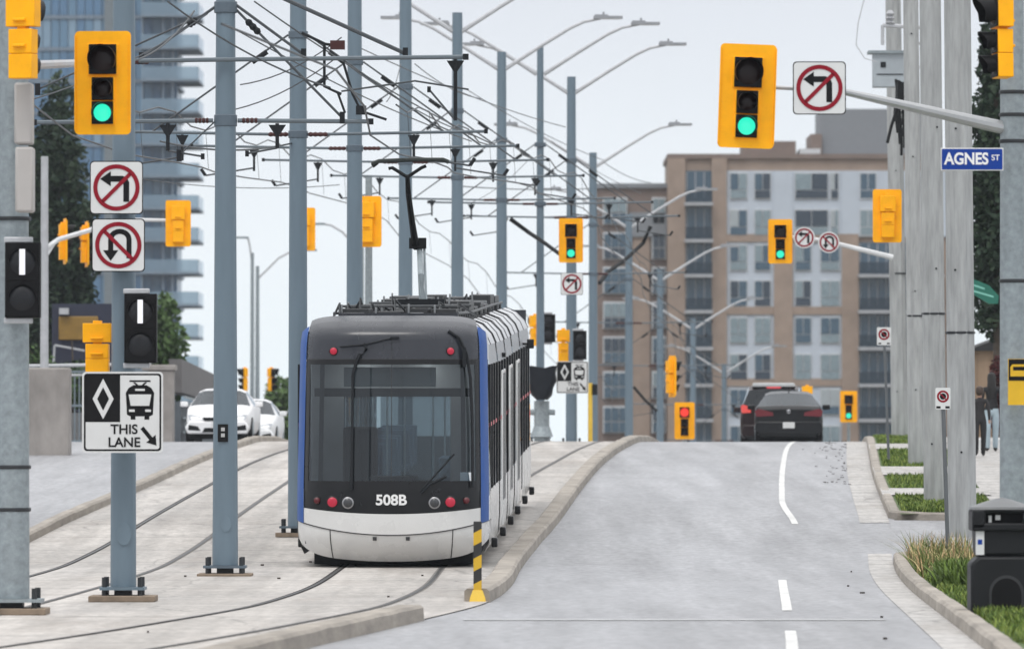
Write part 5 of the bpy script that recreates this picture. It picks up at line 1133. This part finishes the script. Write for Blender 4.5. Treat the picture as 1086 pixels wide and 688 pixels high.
for a, b in ((755, 771), (821, 841), (893, 911), (708, 727)):
    m = MB(); block(m, a, b, 168 if a == 708 or a == 755 else 252, None, .15, .7); m.build('pier', M_BRICK, apt)
for k, f0 in enumerate(FL[2::2]):
    m = MB(); block(m, 771, 911, f0 - 10, f0 - 1.5, .25, .7); m.build('brick_band', M_BRICK, apt)
for a, b in ((771, 821), (841, 893)):
    m = MB(); block(m, a, b, 181, None, .4, .72); m.build('bay_panel', M_PANEL, apt)
m = MB(); block(m, 893, 1010, 181, 251, .32, .75); block(m, 821, 841, 181, 251, .32, .75); m.build('bay_panel', M_PANEL, apt)
for i, f0 in enumerate(FL):
    for (a, b, kind) in ((774, 793, 0), (800, 818, 1), (843, 861, 2), (870, 891, 3), (912, 930, 4)):
        if kind == 4 and i > 1: continue
        if i < 2 and kind in (2, 3): a, b = ((843, 879), (881, 890))[kind - 2]
        fm = MB(); block(fm, a, b, f0 + .5, f0 + 29.5, .30 if i > 1 or kind < 2 or kind in (2, 3) else .25, .5); o = fm.build('window', M_FRAME, apt)
        r_ = random.random(); g0 = GW[2 if r_ < .45 else 3 if r_ < .6 else 1 if r_ < .85 else 0]; pm_ = MB(); mid = f0 + 19
        block(pm_, a + 1.0, (a+b)/2 - .5, f0 + 2, mid, .22, .32, 0); block(pm_, (a+b)/2 + .5, b - 1.0, f0 + 2, mid, .22, .32, random.choice((0, 1))); block(pm_, a + 1, b - 1, mid + 1, f0 + 28, .22, .32, 1)
        pm_.build('pane', [g0, GW[random.choice((0, 1, 1, 2))]], o)
    for a, b in ((727, 755), (911, 1000)):
        if a == 911 and i < 2: continue
        rc = MB(); block(rc, a, b, f0 - 1, f0 + 37.5, .45, .62); o = rc.build('balcony_door', GW[1], apt)
        fr_ = MB(); fx = a + 1
        while fx < b: block(fr_, fx, fx + 1, f0, f0 + 28, .36, .5); fx += 9.3
        fr_.build('door_frame', M_SLABC, o)
        sl = MB(); block(sl, a - 1, b + 1, f0 + 33, f0 + 36.5, -1.2, .7); o2 = sl.build('balcony', M_SLABC, apt)
        rl = MB(); block(rl, a - .5, b + .5, f0 + 20, f0 + 33, -1.15, -1.08); rl.build('balustrade', glass('balustrade_glass', (.75, .8, .84), .75, .1, 1.3), o2)
wing = thing('brick_wing', 'lower brown brick building left of the apartment block with white framed windows', 'building', (bx(672), DB + 3, G(DB)))
m = MB(); block(m, 632, 709.5, 196, None, 3, 15); m.build('wall', M_BRICKD, wing)
m = MB(); block(m, 630, 711, 193, 198, 2.7, 15); m.build('cornice', M_PENT, wing)
m = MB(); block(m, 668, 708, 224, 250, 2.5, 3.2); m.build('grey_band', M_PENT, wing)
m = MB(); block(m, 672, 690, 250, None, 2.7, 3.2); m.build('pier', M_BRICK, wing)
for py in range(208, 460, 37):
    for a, b in ((640, 666), (692, 707)):
        f_ = MB(); block(f_, a, b, py, py + 29, 2.6, 3.1); o = f_.build('window', M_FRAME, wing); p_ = MB(); nq = 3 if b - a > 20 else 2
        for q in range(nq): w0 = a + 1 + (b-a-2)*q/nq; block(p_, w0 + .4, w0 + (b-a-2)/nq - .4, py + 2, py + 16, 2.5, 2.7, 0); block(p_, w0 + .4, w0 + (b-a-2)/nq - .4, py + 17.5, py + 28, 2.5, 2.7, 1)
        p_.build('pane', [GW[random.choice((0, 1, 2))], GW[random.choice((0, 1))]], o)
# glass tower on the left
DT = 614.0; ST = DT/FPX
tw = thing('glass_tower', 'pale blue glass apartment tower with stacked balconies on its right side', 'building', ((110-CX)*ST, DT, G(DT)))
def tblock(mb, px0, px1, py0, py1, y0, y1, m=0):
    a, b = (px0-CX)*ST, (px1-CX)*ST; t_, u_ = P(0, py0, DT).z, P(0, py1, DT).z; mb.box(((a+b)/2, DT + (y0+y1)/2, (t_+u_)/2), (b-a, y1-y0, t_-u_), m)
M_TG = [mat('tower_glass_blue', (.09, .18, .30), .12, var=.25, scale=.3, world=True), mat('tower_glass_pale', (.20, .30, .40), .15, var=.15, scale=.3, world=True), mat('tower_glass_mid', (.12, .22, .33), .12, var=.2, scale=.3, world=True)]
M_TSL = mat('tower_slab', (.17, .22, .28), .6); M_TBAL = glass('tower_balustrade', (.78, .87, .92), .5, .2, 1.12, (.30, .40, .49))
m = MB(); tblock(m, -30, 180, -140, 520, 1.0, 22); m.build('core', mat('tower_core', (.09, .17, .27), .3, var=.2, world=True), tw)
for a, b in ((110, 129), (-10, 6)):
    m = MB(); tblock(m, a, b, -140, 520, .2, 1.4); m.build('pier', mat('tower_pier', (.16, .19, .21), .6), tw)
ks = 0
for k in range(18):
    f0 = -116 + 34*k - .5
    s_ = MB(); tblock(s_, -31, 184, f0 + 30.5, f0 + 34, .6, 20); s_.build('floor_slab', M_TSL, tw)
    pw = MB()
    for px in range(-28, 180, 9):
        tblock(pw, px + .5, px + 8.5, f0, f0 + 30, .75, .95, random.choice((0, 0, 2, 2, 1)))
    pw.build('window_row', M_TG, tw)
    bl = MB(); tblock(bl, 150, 211, f0 + 31, f0 + 33.6, -1.3, 9); bo = bl.build('balcony', M_TSL, tw)
    rl = MB(); tblock(rl, 150, 211, f0 + 18, f0 + 31, -1.3, -1.2); tblock(rl, 210, 210.8, f0 + 18, f0 + 31, -1.2, 9); rl.build('balustrade', M_TBAL, bo)
m = MB()
for px in (150, 172, 182): tblock(m, px, px + 2.2, -140, 520, -.7, .2)
m.build('column', M_TSL, tw)
# left: retaining wall, pier, fence, small shop
M_WALL = mat('retaining_wall', (.13, .125, .125), .9, var=.15, scale=1.5, world=True)
def wall_between(mb, a, b, z0, z1, th, m=0):
    a, b = Vector(a), Vector(b); dv = (b - a).normalized(); nv = Vector((dv.y, -dv.x)) * th/2
    vs = [(*(a - nv), z0), (*(b - nv), z0), (*(b + nv), z0), (*(a + nv), z0), (*(a - nv), z1), (*(b - nv), z1), (*(b + nv), z1), (*(a + nv), z1)]
    mb.add(vs, [(3,2,1,0),(4,5,6,7),(0,1,5,4),(1,2,6,5),(2,3,7,6),(3,0,4,7)], m)
a_, b_ = ((186-CX)/FPX*187, 187), ((246-CX)/FPX*262, 262)
rw = thing('retaining_wall', 'dark grey wall with rails running along the far side of the left road', 'wall', (a_[0], a_[1], G(187)))
m = MB(); wall_between(m, a_, b_, -4, 3.1, .3); m.build('wall', mat('slate_wall', (.09, .105, .12), .8, var=.15, world=True), rw)
m = MB(); wall_between(m, a_, b_, 3.35, 4.3, .36); m.build('top_panel', M_WALL, rw)
m = MB()
for z in (2.2, 2.6, 3.0, 3.2): wall_between(m, (a_[0] + .25, a_[1]), (b_[0] + .25, b_[1]), z, z + .06, .05)
m.build('rail', M_GALV, rw)
d = 184; pr = thing('concrete_pier', 'weathered concrete pier between the tram lane sign and the white car', 'pier', ((172-CX)/FPX*d, d, G(d))); m = MB(); c = P(171, 430, d); h = P(0, 393, d).z; m.box((c.x, d, (h + G(d))/2), (27*d/FPX, .8, h - G(d))); m.build('shaft', mat('pier_concrete', (.27, .25, .235), .9, var=.25, scale=1.5, bump=.4), pr, bevel=.03); m = MB(); m.box((c.x - .05, d, h + .08), (36*d/FPX, .9, .16)); m.build('cap', mat('pier_concrete', (.27, .25, .235), .9), pr, bevel=.03)
d = 150; pr = thing('concrete_pier', 'broad stained concrete pier right of the speckled pole', 'pier', ((45-CX)/FPX*d, d, G(d))); m = MB(); c = P(48, 430, d); h = P(0, 390, d).z; m.box((c.x, d, (h + G(d) - .2)/2), (54*d/FPX, .7, h - G(d) + .2)); m.build('slab', mat('pier_stain', (.28, .26, .245), .9, var=.3, scale=1.8, stretch=(1, 1, .5), bump=.4), pr, bevel=.04)
d = 185.5; fn = thing('fence', 'grey blue railing fence behind the tram lane sign', 'fence', ((115-CX)/FPX*d, d, G(d))); m = MB(); x0, x1 = (40-CX)/FPX*d, (160-CX)/FPX*d; q = x0
while q < x1: m.box((q, d, G(d) + 1.15), (.035, .035, 2.0)); q += .13
m.build('baluster', mat('fence_blue_grey', (.17, .21, .24), .5), fn)
m = MB()
for z in (.2, 1.2, 2.15): m.box(((x0+x1)/2, d - .03, G(d) + z), (x1 - x0, .05, .06))
m.build('rail', mat('fence_blue_grey', (.17, .21, .24), .5), fn)
m = MB(); m.box(((x0+x1)/2, d + .5, G(d) + .2), (x1 - x0, .3, 1.6)); m.build('plinth', mat('plinth_grey', (.24, .24, .24), .9, var=.15), fn)
m = MB(); m.tube([P(30, 388, 184), P(160, 386, 184)], .05, 8); m.tube([P(45, 398, 184), P(160, 397, 184)], .03, 6); m.build('top_rail', M_GALVL, fn)
d = 210; sh = thing('shop', 'small dark blue shop with a mustard sign band behind the railing fence', 'shop', ((85-CX)/FPX*d, d, G(d))); m = MB(); a, b = P(55, 322, d), P(122, 322, d); m.box(((a.x+b.x)/2, d + 3, (a.z + G(d))/2), (b.x - a.x, 6, a.z - G(d))); m.build('wall', mat('shop_blue', (.018, .022, .045), .6, var=.2), sh)
m = MB(); c = P(80, 348, d); m.box((c.x + .1, d - .08, c.z), (1.25, .14, .75)); m.build('sign_band', mat('mustard', (.24, .14, .025), .6, var=.2), sh, bevel=.03)
m = MB(); m.tube([P(58, 366, d - .3), P(90, 372, d - .3)], .035, 6); m.tube([P(58, 366, d - .3), P(57, 384, d - .3)], .035, 6); m.build('hand_rail', M_GALVL, sh); m = MB(); m.box(P(68, 330, d - .2), (.3, .3, .2)); m.build('wall_lamp', M_GALVL, sh)
# right: tan house wall behind the walkers
d = 172; hs = thing('tan_house', 'tan board sided house wall behind the walkers at the right edge', 'house', ((1075-CX)/FPX*d, d, G(d))); x0 = (1032-CX)/FPX*d; zt = P(0, 372, d).z
m = MB(); m.box((x0 + 3, d + 3, (zt + G(d))/2), (6, 6, zt - G(d))); m.build('wall', mat('tan_boards', (.33, .235, .16), .8, var=.12, world=True, scale=2, stretch=(6, 1, .3)), hs)
m = MB(); q = x0 + .1
while q < x0 + 3: m.box((q, d - .01, (zt + G(d))/2), (.04, .03, zt - G(d) - .05)); q += .38
m.build('batten', mat('tan_batten', (.28, .2, .14), .8), hs)
m = MB(); m.prism([(x0 - .2, zt), (x0 + 6.2, zt), (x0 + 6.2, zt + .3), (x0 + 3, zt + 1.2)], d - .2, d + 6.2); m.build('roof', mat('dark_roof', (.03, .03, .032), .9), hs)

# ------------------------------------------------------------------ haze
hm = bpy.data.materials.new('haze_air'); hm.use_nodes = True; hn = hm.node_tree; hn.nodes.clear(); ho = hn.nodes.new('ShaderNodeOutputMaterial'); hv = hn.nodes.new('ShaderNodeVolumePrincipled')
hv.inputs['Color'].default_value = (.86, .92, 1.0, 1); hv.inputs['Density'].default_value = HAZE = .00011; hv.inputs['Anisotropy'].default_value = .2; hn.links.new(hv.outputs[0], ho.inputs['Volume'])
m = MB(); m.box((0, 655, 30), (1820, 1320, 82)); o = m.build('haze', hm, smooth=0); o['kind'] = 'stuff'; o['label'] = 'thin pale haze fading the far buildings'
o.visible_shadow = True
